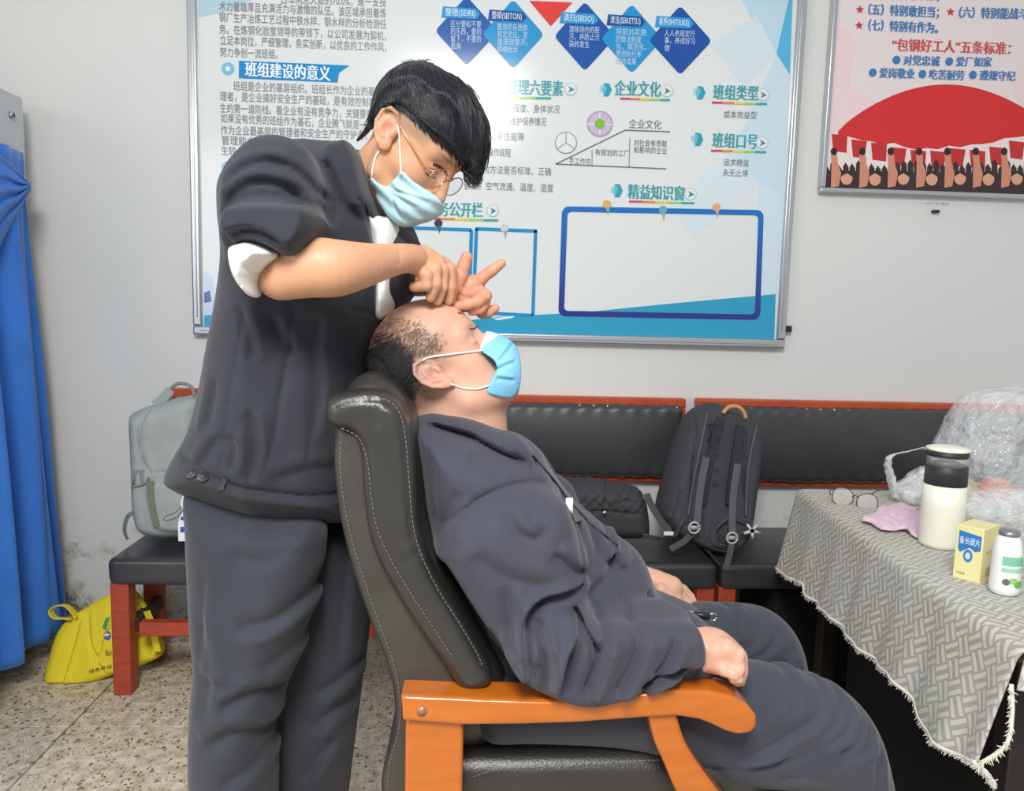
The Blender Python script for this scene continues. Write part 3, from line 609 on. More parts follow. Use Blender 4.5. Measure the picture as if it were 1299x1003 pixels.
# ---- tablecloth
def cloth_mat():
    m = mat('patterned_cloth', 'b5b0a4', rough=.9, sheen=.15, bump=.2, bs=200)
    nt = m.node_tree; N = nt.nodes; L = nt.links; b = N['Principled BSDF']
    uv = N.new('ShaderNodeUVMap'); uv.uv_map = 'weave'
    mp = N.new('ShaderNodeMapping'); mp.inputs['Rotation'].default_value = (0, 0, math.radians(38)); mp.inputs['Scale'].default_value = (60, 60, 1); L.new(uv.outputs[0], mp.inputs[0])
    sp = N.new('ShaderNodeSeparateXYZ'); L.new(mp.outputs[0], sp.inputs[0])
    def M_(op, a, b_=None, c=None):
        n = N.new('ShaderNodeMath'); n.operation = op
        for i, v in enumerate((a, b_, c)):
            if v is None: continue
            if isinstance(v, (int, float)): n.inputs[i].default_value = v
            else: L.new(v, n.inputs[i])
        return n.outputs[0]
    u, v = sp.outputs[0], sp.outputs[1]
    # basket weave: pairs of bars alternate direction, bars overlap into the next cell
    cu = M_('FLOOR', M_('MULTIPLY', u, .5)); cv = M_('FLOOR', M_('MULTIPLY', v, .5)); ck = M_('MODULO', M_('ABSOLUTE', M_('ADD', cu, cv)), 2)
    bu = M_('LESS_THAN', M_('ABSOLUTE', M_('SUBTRACT', M_('FRACT', u), .5)), .24); bv = M_('LESS_THAN', M_('ABSOLUTE', M_('SUBTRACT', M_('FRACT', v), .5)), .24)
    bar = M_('ADD', M_('MULTIPLY', bu, ck), M_('MULTIPLY', bv, M_('SUBTRACT', 1, ck)))
    tc = N.new('ShaderNodeTexCoord'); n1 = N.new('ShaderNodeTexNoise'); n1.inputs['Scale'].default_value = 5; n1.inputs['Detail'].default_value = 4; L.new(tc.outputs['Object'], n1.inputs['Vector'])
    gap = N.new('ShaderNodeValToRGB'); gap.color_ramp.elements[0].position = .42; gap.color_ramp.elements[0].color = lin('989b98'); gap.color_ramp.elements[1].position = .6; gap.color_ramp.elements[1].color = lin('9a9082'); L.new(n1.outputs[0], gap.inputs[0])
    mx = N.new('ShaderNodeMix'); mx.data_type = 'RGBA'; L.new(bar, mx.inputs[0]); L.new(gap.outputs[0], mx.inputs[6]); mx.inputs[7].default_value = lin('c0bbae'); L.new(mx.outputs[2], b.inputs['Base Color'])
    bp = N.new('ShaderNodeBump'); bp.inputs['Strength'].default_value = .5; bp.inputs['Distance'].default_value = .0015; L.new(bar, bp.inputs['Height']); L.new(bp.outputs[0], b.inputs['Normal'])
    return m
CM = cloth_mat()
tc_ = thing('tablecloth', 'grey and beige lattice patterned tablecloth with white frayed trim, hanging over the table', 'tablecloth', (tx(1.7)+.3, 1.7, ZT))
hem_px = catmull([(1000, 733), (1010, 739), (1022, 742), (1026, 757), (1055, 782), (1068, 797), (1085, 815), (1112, 842), (1142, 868), (1165, 905), (1182, 932), (1212, 960), (1240, 972), (1272, 979)], 4)
hem = np.array([on_x(a, b, asl-.05, bsl) for a, b in hem_px])     # hem hangs a little outside the edge
hem[:, 1] = np.clip(hem[:, 1], YN-.03, YA+.06)
order = np.argsort(-hem[:, 1]); hy = hem[order, 1]; hz = hem[order, 2]
def hemz(y): return float(np.interp(-y, -hy, hz))
def cloth():
    V, UV, Fc = [], [], []; nu, nv1, nv2 = 110, 34, 40; W_ = .86
    for i in range(nu+1):
        u = i/nu; y = (YA+.015)+(YN-.012-YA-.015)*u; zb_ = hemz(y); top = ZT+.0005; r = .014; drop = top-zb_
        for j in range(nv1+nv2+1):
            if j <= nv1:                                 # hanging part, from hem up
                s = 1-j/nv1; d = s*drop; x = tx(y)-.004-.045*s**1.2-.007*math.sin(y*34+s*2)*s-.004*math.sin(y*71)*s; z = top-r-(d-r)*1.0 if d > r else top-r+0*(r-d)
                if d <= r: a_ = (1-d/r)*PI/2; x = tx(y)-.004+r*(1-math.cos(a_)); z = top-r+r*math.sin(a_)
                V.append((x, y+.012*s, z)); UV.append((y, -d))
            else:
                s = (j-nv1)/nv2; V.append((tx(y)-.004+r+s*(W_-r), y-.03*s, top+.0012*math.sin(y*25+s*9)*math.sin(s*6)+.0012)); UV.append((y, s*W_))
    n = nv1+nv2+1
    for i in range(nu):
        for j in range(n-1): k = i*n+j; Fc.append((k, k+n, k+n+1, k+1))
    # near end drop, and its corner
    o = link('cloth', mesh_of(V, Fc), CM, tc_); uvl = o.data.uv_layers.new(name='weave')
    for lp in o.data.loops: uvl.data[lp.index].uv = UV[lp.vertex_index]
    md = o.modifiers.new('s', 'SOLIDIFY'); md.thickness = .003; md.offset = 1; return V, n, nu
CV, cn, cnu = cloth()
def end_drop(yy, sgn, dropf, name):
    V, UV, Fc = [], [], []; nu, nv = 50, 14
    for i in range(nu+1):
        u = i/nu; x = tx(yy)+.0+u*.85; dr = dropf(u)
        for j in range(nv+1):
            s = j/nv; V.append((x-.02*s*(1-u), yy-.03*u+sgn*(.004+.02*s+.006*math.sin(x*40)*s), ZT+.001-dr*s)); UV.append((yy+sgn*dr*s, u*.85))
    for i in range(nu):
        for j in range(nv): k = i*(nv+1)+j; Fc.append((k, k+nv+1, k+nv+2, k+1))
    o = link(name, mesh_of(V, Fc), CM, tc_); uvl = o.data.uv_layers.new(name='weave')
    for lp in o.data.loops: uvl.data[lp.index].uv = UV[lp.vertex_index]
    md = o.modifiers.new('s', 'SOLIDIFY'); md.thickness = .003; return V
end_drop(YA+.016, 1, lambda u: .24-.04*u, 'end_flap'); end_drop(YN-.014, -1, lambda u: .055+.012*math.sin(u*9), 'end_flap')
white_fr = mat('white_fringe', 'dcd8cc', rough=.95)
def fringe(path, name, rad=.005):
    pr = [tube_arrays(path, rad, 6)]; path = np.asarray(path)
    for i in range(len(path)-1):
        for k in range(7):
            a = path[i]+(path[i+1]-path[i])*random.random(); d = np.array([random.gauss(0, .5)-.3, random.gauss(0, .5), -1+random.gauss(0, .5)]); d = d/np.linalg.norm(d)*random.uniform(.006, .013)
            pr.append(tube_arrays([a, a+d*.6, a+d], [.0016, .0012, .0004], 3, False))
    return tag(link(name, merge(pr), white_fr, tc_), kind='stuff')
hp = [np.array(CV[i*cn]) for i in range(cnu+1)]; fringe(hp, 'fringe_trim')
c_t = np.array(hp[-1]); fringe(catmull([P(1283, 868, YN-.03), P(1284, 905, YN-.03), P(1276, 945, YN-.03), c_t+np.array([0, -.004, 0]), c_t+np.array([.012, -.004, -.012]), c_t+np.array([.03, -.004, -.035])], 8), 'fringe_trim', .0035)
# ================================================================== THINGS ON THE TABLE
ZC = ZT+.004
def bottle_base(px, py): return on_z(px, py, ZC)
cream = mat('cream_enamel', 'e9e7d6', rough=.35); blk = mat('black_rubber', '2a2a2c', rough=.5)
glassy = mat('clear_glass', 'f2f6f6', rough=.05, trans=0, alpha=.22, spec=.8)
fl_b = bottle_base(1192, 692); fw_ = 26.5*fl_b[1]/F_PX; zt_ = P(1195, 565, fl_b[1])[2]-ZC
fk = thing('vacuum_flask', 'cream insulated flask with a wide black band and a clear neck', 'flask', fl_b)
def zr(py): return P(1192, py, fl_b[1])[2]-ZC
lathe('body', [(fw_*.82, 0), (fw_*.96, .004), (fw_*1.0, .012), (fw_*1.02, zr(640)), (fw_*.97, zr(613))], fl_b, cream, fk, 40)
lathe('band', [(fw_*.975, zr(613)), (fw_*.975, zr(614)+.001), (fw_*.96, zr(590)), (fw_*.9, zr(588))], fl_b, blk, fk, 40)
lathe('inner_strainer', [(fw_*.55, zr(590)), (fw_*.6, zr(585)), (fw_*.3, zr(582)), (fw_*.12, zr(578))], fl_b, mat('grey_strainer', '4c4e50', rough=.4), fk, 24)
lathe('clear_neck', [(fw_*.93, zr(590)), (fw_*.93, zr(578)), (fw_*.86, zr(573))], fl_b, glassy, fk, 40)
lathe('lid_rim', [(fw_*.90, zr(579)), (fw_*.93, zr(578)), (fw_*.95, zr(571))], fl_b, blk, fk, 40)
lathe('lid', [(fw_*.95, zr(571)), (fw_*1.0, zr(570)), (fw_*.99, zr(567.5)), (fw_*.6, zr(565.5)), (0.001, zr(565))], fl_b, cream, fk, 40)
# yellow carton
yb_ = bottle_base(1242, 736); yl = mat('yellow_card', 'e3dca0', rough=.5, var=.04)
cx0 = thing('carton', 'small pale yellow carton with a blue label beside the flask', 'carton', yb_)
rotc = Matrix.Rotation(math.radians(-56), 3, 'Z'); wX, wY, wZ = .052, .074, (P(1238, 668, yb_[1])[2]-ZC)
cb_c = np.array([yb_[0]+.002, yb_[1]+.02, ZC])
cbx = box('box_body', cb_c-np.array([wX/2, wY/2, 0]), cb_c+np.array([wX/2, wY/2, wZ]), yl, cx0, bev=.0015, rot=rotc)
def on_face(u, v, out=.0008, side=False):          # u across, v up (0..1)
    l = Vector(((u-.5)*wX, -wY/2-out, 0)) if not side else Vector((wX/2+out, (u-.5)*wY, 0)); q = rotc @ l; return np.array([cb_c[0]+q[0], cb_c[1]+q[1], ZC+v*wZ])
def face_poly(name, uv, c, side=False, par=None, out=.0008):
    V = [on_face(a, b, out, side) for a, b in uv]; V2 = [on_face(a, b, 0, side) for a, b in uv]; n = len(V)
    Fc = [tuple(range(n)), tuple(range(2*n-1, n-1, -1))]+[(i, n+i, n+(i+1) % n, (i+1) % n) for i in range(n)]
    return link(name, mesh_of(V+V2, Fc), mat('card_'+c, c, rough=.45), par or cx0, smooth=False)
face_poly('blue_label', [(.12, .56), (.20, .50), (.36, .56), (.55, .62), (.75, .56), (.93, .60), (.93, .86), (.12, .90)], '2f78c2')
face_poly('blue_emblem', [(.5+.17*math.cos(a), .46+.12*math.sin(a)) for a in np.arange(0, 6.28, .4)], '3f82c4'); face_poly('blue_emblem', [(.5+.09*math.cos(a), .46+.065*math.sin(a)) for a in np.arange(0, 6.28, .5)], 'c8d8e4', out=.0013)
def face_text(s, u0, u1, v, hgt, c, side=False):
    me = text_mesh(s); co = np.array([q.co[:] for q in me.vertices]); mn, mx = co.min(0), co.max(0)
    V = [on_face(u0+(u1-u0)*(q[0]-mn[0])/(mx[0]-mn[0]), v+hgt*(q[1]-.35), .0014, side) for q in co]; fs = [tuple(p.vertices) for p in me.polygons]
    return link('printed_text', mesh_of(V, fs), mat('card_'+c, c, rough=.45), cx0, smooth=False)
face_text('备长碳片', .16, .9, .73, .15, 'e8f0f4'); face_text('净含量', .15, .45, .12, .06, 'a89c60'); face_text('成分表', .2, .8, .55, .07, 'a89c60', True)
face_poly('side_seal', [(.3, .10), (.75, .10), (.75, .26), (.3, .26)], 'b4a868', True)
# small white bottle
sb_ = bottle_base(1273, 752); rr_ = 18.5*sb_[1]/F_PX; sbt = thing('drink_bottle', 'small white bottle with a green leaf print and grey cap, nearest the table corner', 'bottle', sb_)
def zs(py): return P(1273, py, sb_[1])[2]-ZC
wb = mat('white_plastic', 'e9ebe8', rough=.35)
lathe('body', [(rr_*.75, 0), (rr_*.95, .004), (rr_, .012), (rr_*.97, zs(728)), (rr_*.97, zs(700)), (rr_*.93, zs(694)), (rr_*.8, zs(684)), (rr_*.62, zs(678))], sb_, wb, sbt, 32)
lathe('cap', [(rr_*.64, zs(679)), (rr_*.68, zs(678)), (rr_*.68, zs(673)), (rr_*.5, zs(672)), (.0005, zs(671.5))], sb_, mat('grey_foil', '8c9090', rough=.35, metal=.6), sbt, 24)
def wrap_poly(name, uv, c, r, cen, par, out=.0006, deg=PI):   # uv: angle (radians, 0 = facing room) and height
    V = [(cen[0]+(r+out)*math.sin(a), cen[1]-(r+out)*math.cos(a), cen[2]+z) for a, z in uv]; n = len(V); c_ = np.mean(V, 0)
    ca = np.mean([a for a, z in uv]); cz = np.mean([z for a, z in uv]); V.append((cen[0]+(r+out)*math.sin(ca), cen[1]-(r+out)*math.cos(ca), cen[2]+cz))
    return link(name, mesh_of(V, [(i, (i+1) % n, n) for i in range(n)]), mat('card_'+c, c, rough=.45), par, smooth=False)
for k in range(6): a0 = -.9+k*.3; wrap_poly('green_label', [(a0, zs(713)), (a0+.3, zs(713)), (a0+.3, zs(702)), (a0, zs(702))], '7cc0a0', rr_*.97, sb_, sbt); wrap_poly('green_label', [(a0, zs(721)), (a0+.3, zs(721)), (a0+.3, zs(716)), (a0, zs(716))], '9ccdb4', rr_*.98, sb_, sbt)
for ca, cz, ra, rz, c in ((.35, 736, .38, 4.5, '63b84e'), (-.1, 731, .3, 3.5, '8fca70'), (-.55, 733, .25, 4, '5a6a58')):
    wrap_poly('leaf_print', [(ca+ra*math.cos(t), zs(cz+rz*math.sin(t))) for t in np.arange(0, 6.28, .5)], c, rr_*1.0, sb_, sbt, .0009)
# pink tissue
def tissue():
    q = np.array([(1092, 664), (1108, 655), (1118, 646), (1140, 643), (1158, 648), (1176, 655), (1172, 682), (1160, 685), (1148, 676), (1130, 677), (1118, 676), (1105, 668)]); q = catmull(q, 3, True)
    cen = q.mean(0); V = []; Fc = []; n = len(q); R_ = 9
    for k in range(R_+1):
        s = k/R_
        for i, (a, b) in enumerate(q):
            p_ = on_z(cen[0]+(a-cen[0])*s, cen[1]+(b-cen[1])*s, ZC); z = .006+.008*abs(math.sin(i*.55+s*2.2))*s+.006*math.sin(p_[0]*90)*math.cos(p_[1]*70)+.006; V.append((p_[0], p_[1], ZC+max(.001, z*(1 if s < 1 else .5))))
    for k in range(R_):
        for i in range(n): j = (i+1) % n; Fc.append((k*n+i, k*n+j, (k+1)*n+j, (k+1)*n+i))
    o = link('tissue', mesh_of(V, Fc), mat('pink_tissue', 'dfc0cf', rough=.9, bump=.2, bs=60)); md = o.modifiers.new('s', 'SOLIDIFY'); md.thickness = .0015; md.offset = 1
    return tag(o, 'crumpled pink tissue lying on the tablecloth between flask and glasses', 'tissue')
tissue()
# folded glasses on the table
gt = thing('eyeglasses', 'black framed eyeglasses lying on the tablecloth at its far corner', 'glasses', on_z(1085, 640, ZC)); dk = mat('glasses_frame', '2b2a2e', rough=.3, metal=.3)
def gpt(px, py, z=0): q = on_z(px, py, ZC+z); return q
def lensloop(pts, nm):
    q = catmull([P(a, b, Y_) for a, b, Y_ in pts], 5, True); q = np.vstack([q, q[:1]]); o = tube(nm, q, .0013, dk, gt, 6); V = list(q[:-1]); c = np.mean(V, 0); n = len(V)
    link('lens', mesh_of(V+[c], [(i, (i+1) % n, n) for i in range(n)]), glassy, o); return o
gy = on_z(1085, 640, ZC)[1]
lensloop([(1060, 619, gy+.02), (1074, 619, gy+.02), (1082, 627, gy+.01), (1080, 638, gy), (1066, 641, gy), (1056, 634, gy+.01)], 'rim')
lensloop([(1090, 629, gy), (1104, 626, gy-.0), (1113, 634, gy-.01), (1110, 650, gy-.05), (1096, 648, gy-.04), (1087, 640, gy-.02)], 'rim')
tube('bridge', [P(1081, 630, gy), P(1085, 628, gy), P(1090, 632, gy)], .0014, dk, gt, 6)
tube('temple', catmull([P(1062, 619, gy+.02), P(1053, 622, gy+.03), P(1054, 628, gy+.03)], 4), .0014, dk, gt, 6); tube('temple', catmull([P(1104, 627, gy), P(1114, 622, gy+.03), P(1128, 619, gy+.05)], 4), .0014, dk, gt, 6)
o = tube('straw_stub', [on_z(1163, 648, ZC+.004), on_z(1162, 645, ZC+.02)+np.array([.004, 0, 0])], .0015, dk); tag(o, 'short black stick end lying beside the pink tissue', 'stick')
# plastic bags
def film(name, col, alpha):
    m = mat(name, col, rough=.10, spec=1, alpha=alpha, bump=1, bs=16, bdist=.05); return m
fm = film('clear_film', 'f6f9fb', .34); fm2 = film('white_film', 'f8f9f9', .55)
def crumple(p, s, seed): return np.abs(waves(p, s, seed, 4))*1.3+np.abs(waves(p, s*2.3, seed+1, 4))*.7-.6
def bag(name, px, Y, hh, R, m, label, seed, amp=.014, hres=.007, zmin=None):
    po = px_poly(px, Y, 4); lo, hi = bounds_px(px, Y-hh-.03, Y+hh+.03, .03); zmn = ZC+.001
    lo[2] = zmn-.02
    def f(p): return np.maximum(inflate(p, po, Y, hh, R)+amp*crumple(p, 26, seed), zmn-p[:, 2])
    V, Q = surf(f, lo, hi, hres); o = link(name, from_np(V, Q), m)
    return o
bgt = thing('plastic_bag', 'large clear plastic bag of food standing behind the flask', 'bag', on_z(1270, 660, ZC))
o = bag('bag_film', [(1222, 520), (1238, 500), (1262, 493), (1300, 490), (1345, 500), (1370, 560), (1372, 640), (1340, 672), (1290, 664), (1240, 655), (1212, 640), (1196, 610), (1196, 570), (1206, 545)], 1.95, .13, .09, fm, '', 3, .009, .006)
o.parent = bgt; o.matrix_parent_inverse = bgt.matrix_world.inverted()
b2 = thing('plastic_bag', 'white plastic carrier bag with a raised loop handle left of the flask', 'bag', on_z(1160, 650, ZC))
o = bag('bag_film', [(1150, 608), (1166, 596), (1185, 590), (1200, 596), (1206, 640), (1190, 650), (1160, 642), (1140, 638), (1132, 618)], 2.12, .06, .05, fm2, '', 8, .008, .005)
o.parent = b2; o.matrix_parent_inverse = b2.matrix_world.inverted()
hpt = catmull([P(1136, 632, 2.1), P(1130, 605, 2.1), P(1126, 588, 2.1), P(1132, 577, 2.1), P(1150, 573, 2.1), P(1172, 568, 2.1), P(1190, 572, 2.12)], 6)
V, Fc = ribbon_arrays(hpt, (.3, -1, .4), np.linspace(.03, .022, len(hpt)), .003); V = [np.array(v)+.0015*np.array([math.sin(v[2]*300), math.cos(v[0]*250), 0]) for v in V]; link('loop_handle', mesh_of(V, Fc), fm2, b2)
b3 = thing('plastic_bag', 'clear plastic bag with yellow pastry at the right edge, behind the small white bottle', 'bag', on_z(1290, 690, ZC))
o = bag('bag_film', [(1212, 640), (1240, 626), (1290, 622), (1340, 640), (1350, 690), (1320, 712), (1290, 700), (1262, 672), (1230, 664)], 1.70, .05, .04, fm, '', 15, .008, .006)
o.parent = b3; o.matrix_parent_inverse = b3.matrix_world.inverted()
def lump(name, px, py, Y, r, m, lab, cat, seed):
    c = P(px, py, Y); r = np.array(r)
    o = surf_obj(name, lambda p: ell(p, c, r)+.003*waves(p, 60, seed), c-r-.01, c+r+.01, .005, m); return tag(o, lab, cat)
lump('tomato', 1262, 622, 1.95, (.05, .035, .035), mat('salmon_food', 'e0927a', rough=.5), 'salmon red fruit inside the large clear bag', 'fruit', 1)
lump('bread_roll', 1216, 618, 1.96, (.05, .035, .03), mat('pale_yellow_food', 'dcc9a0', rough=.7), 'pale yellow bread inside the large clear bag behind the flask', 'bread', 2)
lump('pastry', 1298, 712, 1.62, (.02, .03, .02), mat('yellow_food', 'dcb860', rough=.6), 'yellow pastry at the right edge beside the small white bottle', 'pastry', 3)
# ================================================================== BAGS ON THE BENCH
gfab = mat('grey_fabric', '9aa2a0', rough=.85, bump=.4, bs=160, var=.08, vs=20); gdark = mat('grey_strap', '7c8482', rough=.8, bump=.3, bs=150)
def on_polyline(pxs, Y, n=6): return np.array([P(a, b, Y) for a, b in catmull(pxs, n)])
gb = thing('backpack', 'light grey backpack standing on the bench behind the standing man', 'backpack', P(215, 678, 2.56))
YG = 2.56; po_g = px_poly([(170, 530), (177, 520), (200, 512), (228, 503), (250, 503), (262, 520), (268, 600), (262, 668), (240, 677), (205, 678), (182, 668), (174, 640), (172, 590)], YG)
lo, hi = bounds_px([(160, 490), (275, 690)], YG-.14, YG+.14)
def f_gb(p):
    d = inflate(p, po_g, YG, .10, .05)+.0018*waves(p, 30, 4)
    pk = inflate(p, po_pk, YG-.085, .03, .02); d = smin(d, pk, .008)
    d += fold(p, [(186, 520), (178, 545), (180, 580), (192, 600)], YG-.09, .004, .006)+fold(p, [(192, 515), (186, 540), (188, 590)], YG-.09, .004, -.003)+fold(p, [(190, 600), (230, 596), (262, 598)], YG-.09, .003, .003)
    return d
po_pk = px_poly([(192, 612), (250, 606), (262, 640), (258, 668), (205, 670), (194, 645)], YG-.08)
surf_obj('body', f_gb, lo, hi, .005, gfab, gb)
ribbon('side_strap', on_polyline([(190, 610), (193, 640), (199, 668)], YG-.115), (1, 0, 0), .022, .003, mat('olive_strap', '6f7668', rough=.8), gb)
box('compression_buckle', P(168, 616, YG-.10), P(188, 592, YG-.075), gdark, gb, bev=.006)
o = tube('strap_loop', on_polyline([(170, 606), (167, 614), (170, 617), (184, 613), (188, 606)], YG-.105), .003, gdark, gb, 6)
tube('carry_handle', on_polyline([(214, 508), (217, 493), (228, 486), (242, 490), (247, 502)], YG-.02), .006, gdark, gb, 8)
ribbon('shoulder_strap', on_polyline([(196, 514), (204, 508), (212, 500), (216, 494)], YG-.03), (0, 0, 1), .03, .006, gfab, gb)
ribbon('shoulder_strap', on_polyline([(174, 648), (162, 655), (158, 672), (162, 684)], YG-.06), (.6, -.6, 0), .022, .004, gdark, gb)
ld = thing('lanyard', 'blue and white lettered strap hanging from the grey backpack behind the man', 'lanyard', P(238, 680, YG-.14))
bw = mat('blue_white_print', 'e8ecf0', rough=.6); bdk = mat('blue_print', '2850b0', rough=.6)
lpx = on_polyline([(240, 626), (235, 637), (238, 648), (232, 662), (232, 686)], YG-.15, 8); ribbon('strap', lpx, (1, .2, 0), .026, .002, bw, ld)
for i in range(1, len(lpx)-3, 5): ribbon('blue_patch', lpx[i:i+3]+np.array([.0, -.0016, 0]), (1, .2, 0), .012+.006*(i % 2), .001, bdk, ld)
tube('cord', on_polyline([(232, 640), (222, 650), (210, 655), (208, 660), (220, 658), (232, 648)], YG-.15), .0012, mat('navy_cord', '44506c', rough=.7), ld, 5)
# yellow bag
yel = mat('yellow_nonwoven', 'e8d428', rough=.75, bump=.3, bs=140, var=.04); YY = 2.52
ybg = thing('tote_bag', 'yellow non-woven shopping bag slumped on the floor beneath the bench', 'bag', (P(135, 860, YY)[0], YY, 0))
yq = [(64, 868), (62, 850), (66, 830), (75, 800), (88, 783), (110, 770), (140, 752), (168, 745), (183, 765), (190, 782), (196, 800), (206, 822), (204, 832), (180, 842), (150, 852), (110, 866), (80, 875)]
po_y = px_poly(yq, YY, 4); lo, hi = bounds_px([(50, 730), (215, 895)], YY-.12, YY+.12); lo[2] = -.02
def f_yb(p):
    d = inflate(p, po_y, YY, lambda q: .022+.055*np.clip((.24-q[:, 2])/.24, 0, 1), .04)+.005*np.abs(waves(p, 18, 3))+.0025*waves(p, 45, 8)
    for s in ([(95, 790), (88, 830), (80, 865)], [(140, 760), (128, 800), (120, 850)], [(160, 765), (182, 800), (190, 835)], [(105, 780), (112, 820), (135, 855)]): d += fold(p, s, YY-.06, .007, .007, S=True)
    return np.maximum(d, .001-p[:, 2])
dz_y = P(64, 870, YY)[2]
surf_obj('body', f_yb, lo, hi, .005, yel, ybg)
ribbon('handle', on_polyline([(92, 785), (84, 784), (70, 783), (65, 775), (72, 768), (84, 768), (92, 775), (98, 783)], YY-.03), (0, -1, .25), .03, .003, yel, ybg)
ribbon('handle', on_polyline([(186, 775), (192, 790), (197, 812), (200, 826)], YY-.07), (1, -.3, .2), .025, .003, yel, ybg)
def f_hit(p): return f_yb(p)
def decal(name, px, f, m, par, off=.0012, t0=1.5, t1=3.0):
    px = np.asarray(px, float); c = px.mean(0); a = np.vstack([px, c[None]]); p, ok = hit(f, a[:, 0], a[:, 1], t0, t1, off); n = len(px)
    return link(name, mesh_of(p, [(i, (i+1) % n, n) for i in range(n)]), m, par)
gr_ = mat('green_print', '3f9a54', rough=.6); bp_ = mat('blue_emblem_print', '3f5fa8', rough=.6)
decal('printed_emblem', [(130, 796), (134, 784), (139, 782), (140, 792), (137, 800)], f_yb, gr_, ybg); decal('printed_emblem', circ(136, 806, 5, 6, 12), f_yb, bp_, ybg); decal('printed_emblem', circ(136, 805, 3.5, 1.3, 8), f_yb, mat('emblem_white', 'e8ecf0', rough=.6), ybg, .002)
def decal_text(s, x0, y0, x1, y1, hpx, f, m, par, t0=1.5, t1=3.0, off=.0015):
    me = text_mesh(s); co = np.array([q.co[:] for q in me.vertices]); mn, mx = co.min(0), co.max(0); u = (co[:, 0]-mn[0])/(mx[0]-mn[0])
    X = x0+(x1-x0)*u; Y_ = y0+(y1-y0)*u-hpx*(co[:, 1]-.35); p, ok = hit(f, X, Y_, t0, t1, off); return link('printed_text', mesh_of(p, [tuple(q.vertices) for q in me.polygons]), m, par, smooth=False)
ibk = mat('faint_ink', '5a5020', rough=.7); decal_text('Bao', 134, 828, 142, 827, 11, f_yb, ibk, ybg); decal_text('绿色环保', 113, 852, 142, 845, 6, f_yb, ibk, ybg)
# black backpack
bf = mat('black_fabric', '3d3d43', rough=.8, bump=.4, bs=180, var=.1, vs=14); bf2 = mat('charcoal_webbing', '55555c', rough=.75, bump=.3, bs=220); bmesh_ = mat('black_mesh', '2f2f34', rough=.9, bump=.9, bs=120)
YK = 2.56
kb = thing('backpack', 'black hiking backpack leaning on the bench backs, straps facing the room', 'backpack', P(900, 690, YK))
kq = [(899, 519), (920, 516), (944, 526), (962, 538), (970, 556), (968, 575), (960, 605), (954, 628), (946, 656), (938, 674), (922, 686), (902, 690), (876, 683), (848, 670), (832, 650), (832, 636), (844, 605), (860, 565), (879, 533)]
po_k = px_poly(kq, YK, 4); lo, hi = bounds_px([(820, 505), (980, 705)], YK-.15, YK+.19)
def f_kb(p):
    y0 = YK-.02+(p[:, 2]-.6)*.35
    d = inflate(p, po_k, y0, .10, .045)+.002*waves(p, 25, 6)
    fr = dict(Y=YK-.1, wid=.004, dep=.006, ymax=YK+.05)
    for s in ([(898, 522), (890, 560), (880, 610), (873, 655)], [(958, 545), (952, 570), (946, 610), (946, 655)], [(915, 530), (906, 590), (893, 640), (890, 680)], [(846, 668), (858, 640), (866, 620)]): d += fold(p, s, **fr)
    for k in range(5): d += fold(p, [(903+k*.5, 545+k*18), (922-k*2, 548+k*18)], YK-.1, .006, .005, YK+.05)
    return d
surf_obj('body', f_kb, lo, hi, .005, bf, kb)
def hug(pxs, f, off, n=6, t0=1.5, t1=3.0):
    q = catmull(pxs, n); p, ok = hit(f, q[:, 0], q[:, 1], t0, t1, off); return p
for s in ([(898, 522), (890, 560), (880, 610), (873, 655)], [(960, 540), (952, 575), (947, 615), (946, 655)]): tube('piping', hug(s, f_kb, .003), .0045, bf2, kb, 6)
for s in ([(914, 530), (905, 565), (897, 600), (890, 640)], [(940, 540), (934, 575), (928, 610), (925, 640)]): ribbon('shoulder_strap', hug(s, f_kb, .008), (1, 0, 0), np.linspace(.03, .022, 19), .012, bmesh_, kb)
for s in ([(896, 580), (890, 610), (886, 640), (884, 662)], [(936, 588), (931, 620), (929, 650), (929, 680)]): ribbon('webbing', hug(s, f_kb, .018), (1, 0, 0), .023, .003, bf2, kb)
bk = mat('grey_buckle', 'b4b6b8', rough=.4)
for (a, b) in ((880.5, 669), (928.5, 682)):
    c = hit(f_kb, a, b, 1.5, 3, .024)[0][0]; pr = []
    q = np.array([c+np.array([.017*math.cos(t), -.002, .018*math.sin(t)]) for t in np.linspace(0, 2*PI, 17)]); o = tube('buckle', q, .0035, bk, kb, 6)
    link('buckle_bar', mesh_of(*ribbon_arrays([c+np.array([-.012, 0, 0]), c+np.array([.012, 0, 0])], (0, 0, 1), .012, .003)), bk, o)
ribbon('strap_tail', on_polyline([(878, 676), (868, 686), (858, 692), (850, 696)], YK-.17), (.5, 0, 1), .02, .003, bf2, kb)
ribbon('strap_tail', on_polyline([(928, 690), (925, 705), (920, 722)], YK-.2), (1, 0, 0), .02, .003, bf2, kb)
ribbon('webbing_loop', on_polyline([(873, 658), (866, 664), (858, 676), (846, 680)], YK-.14), (.3, -.3, 1), .02, .003, bf2, kb)
ribbon('webbing_loop', on_polyline([(925, 655), (914, 664), (905, 676), (908, 690), (922, 694)], YK-.16), (.3, -.6, .6), .02, .003, bf2, kb)
ribbon('webbing_loop', on_polyline([(934, 656), (945, 662), (953, 664), (944, 676), (932, 682)], YK-.15), (.2, -.5, 1), .018, .003, bf2, kb)
tube('carry_handle', on_polyline([(917, 524), (925, 516), (936, 516), (943, 522), (946, 530)], YK-.02), .007, mat('tan_handle', 'cf9468', rough=.6), kb, 8)
st = link('star_charm', merge([ribbon_arrays([P(954, 673, YK-.18), P(954+11*math.cos(a), 673+10*math.sin(a), YK-.18)], (math.sin(a), 0, math.cos(a)), [.012, .006], .006) for a in (.3, 1.5, 2.8, 4.1, 5.4)]), mat('white_charm', 'd4d6d8', rough=.4), kb)
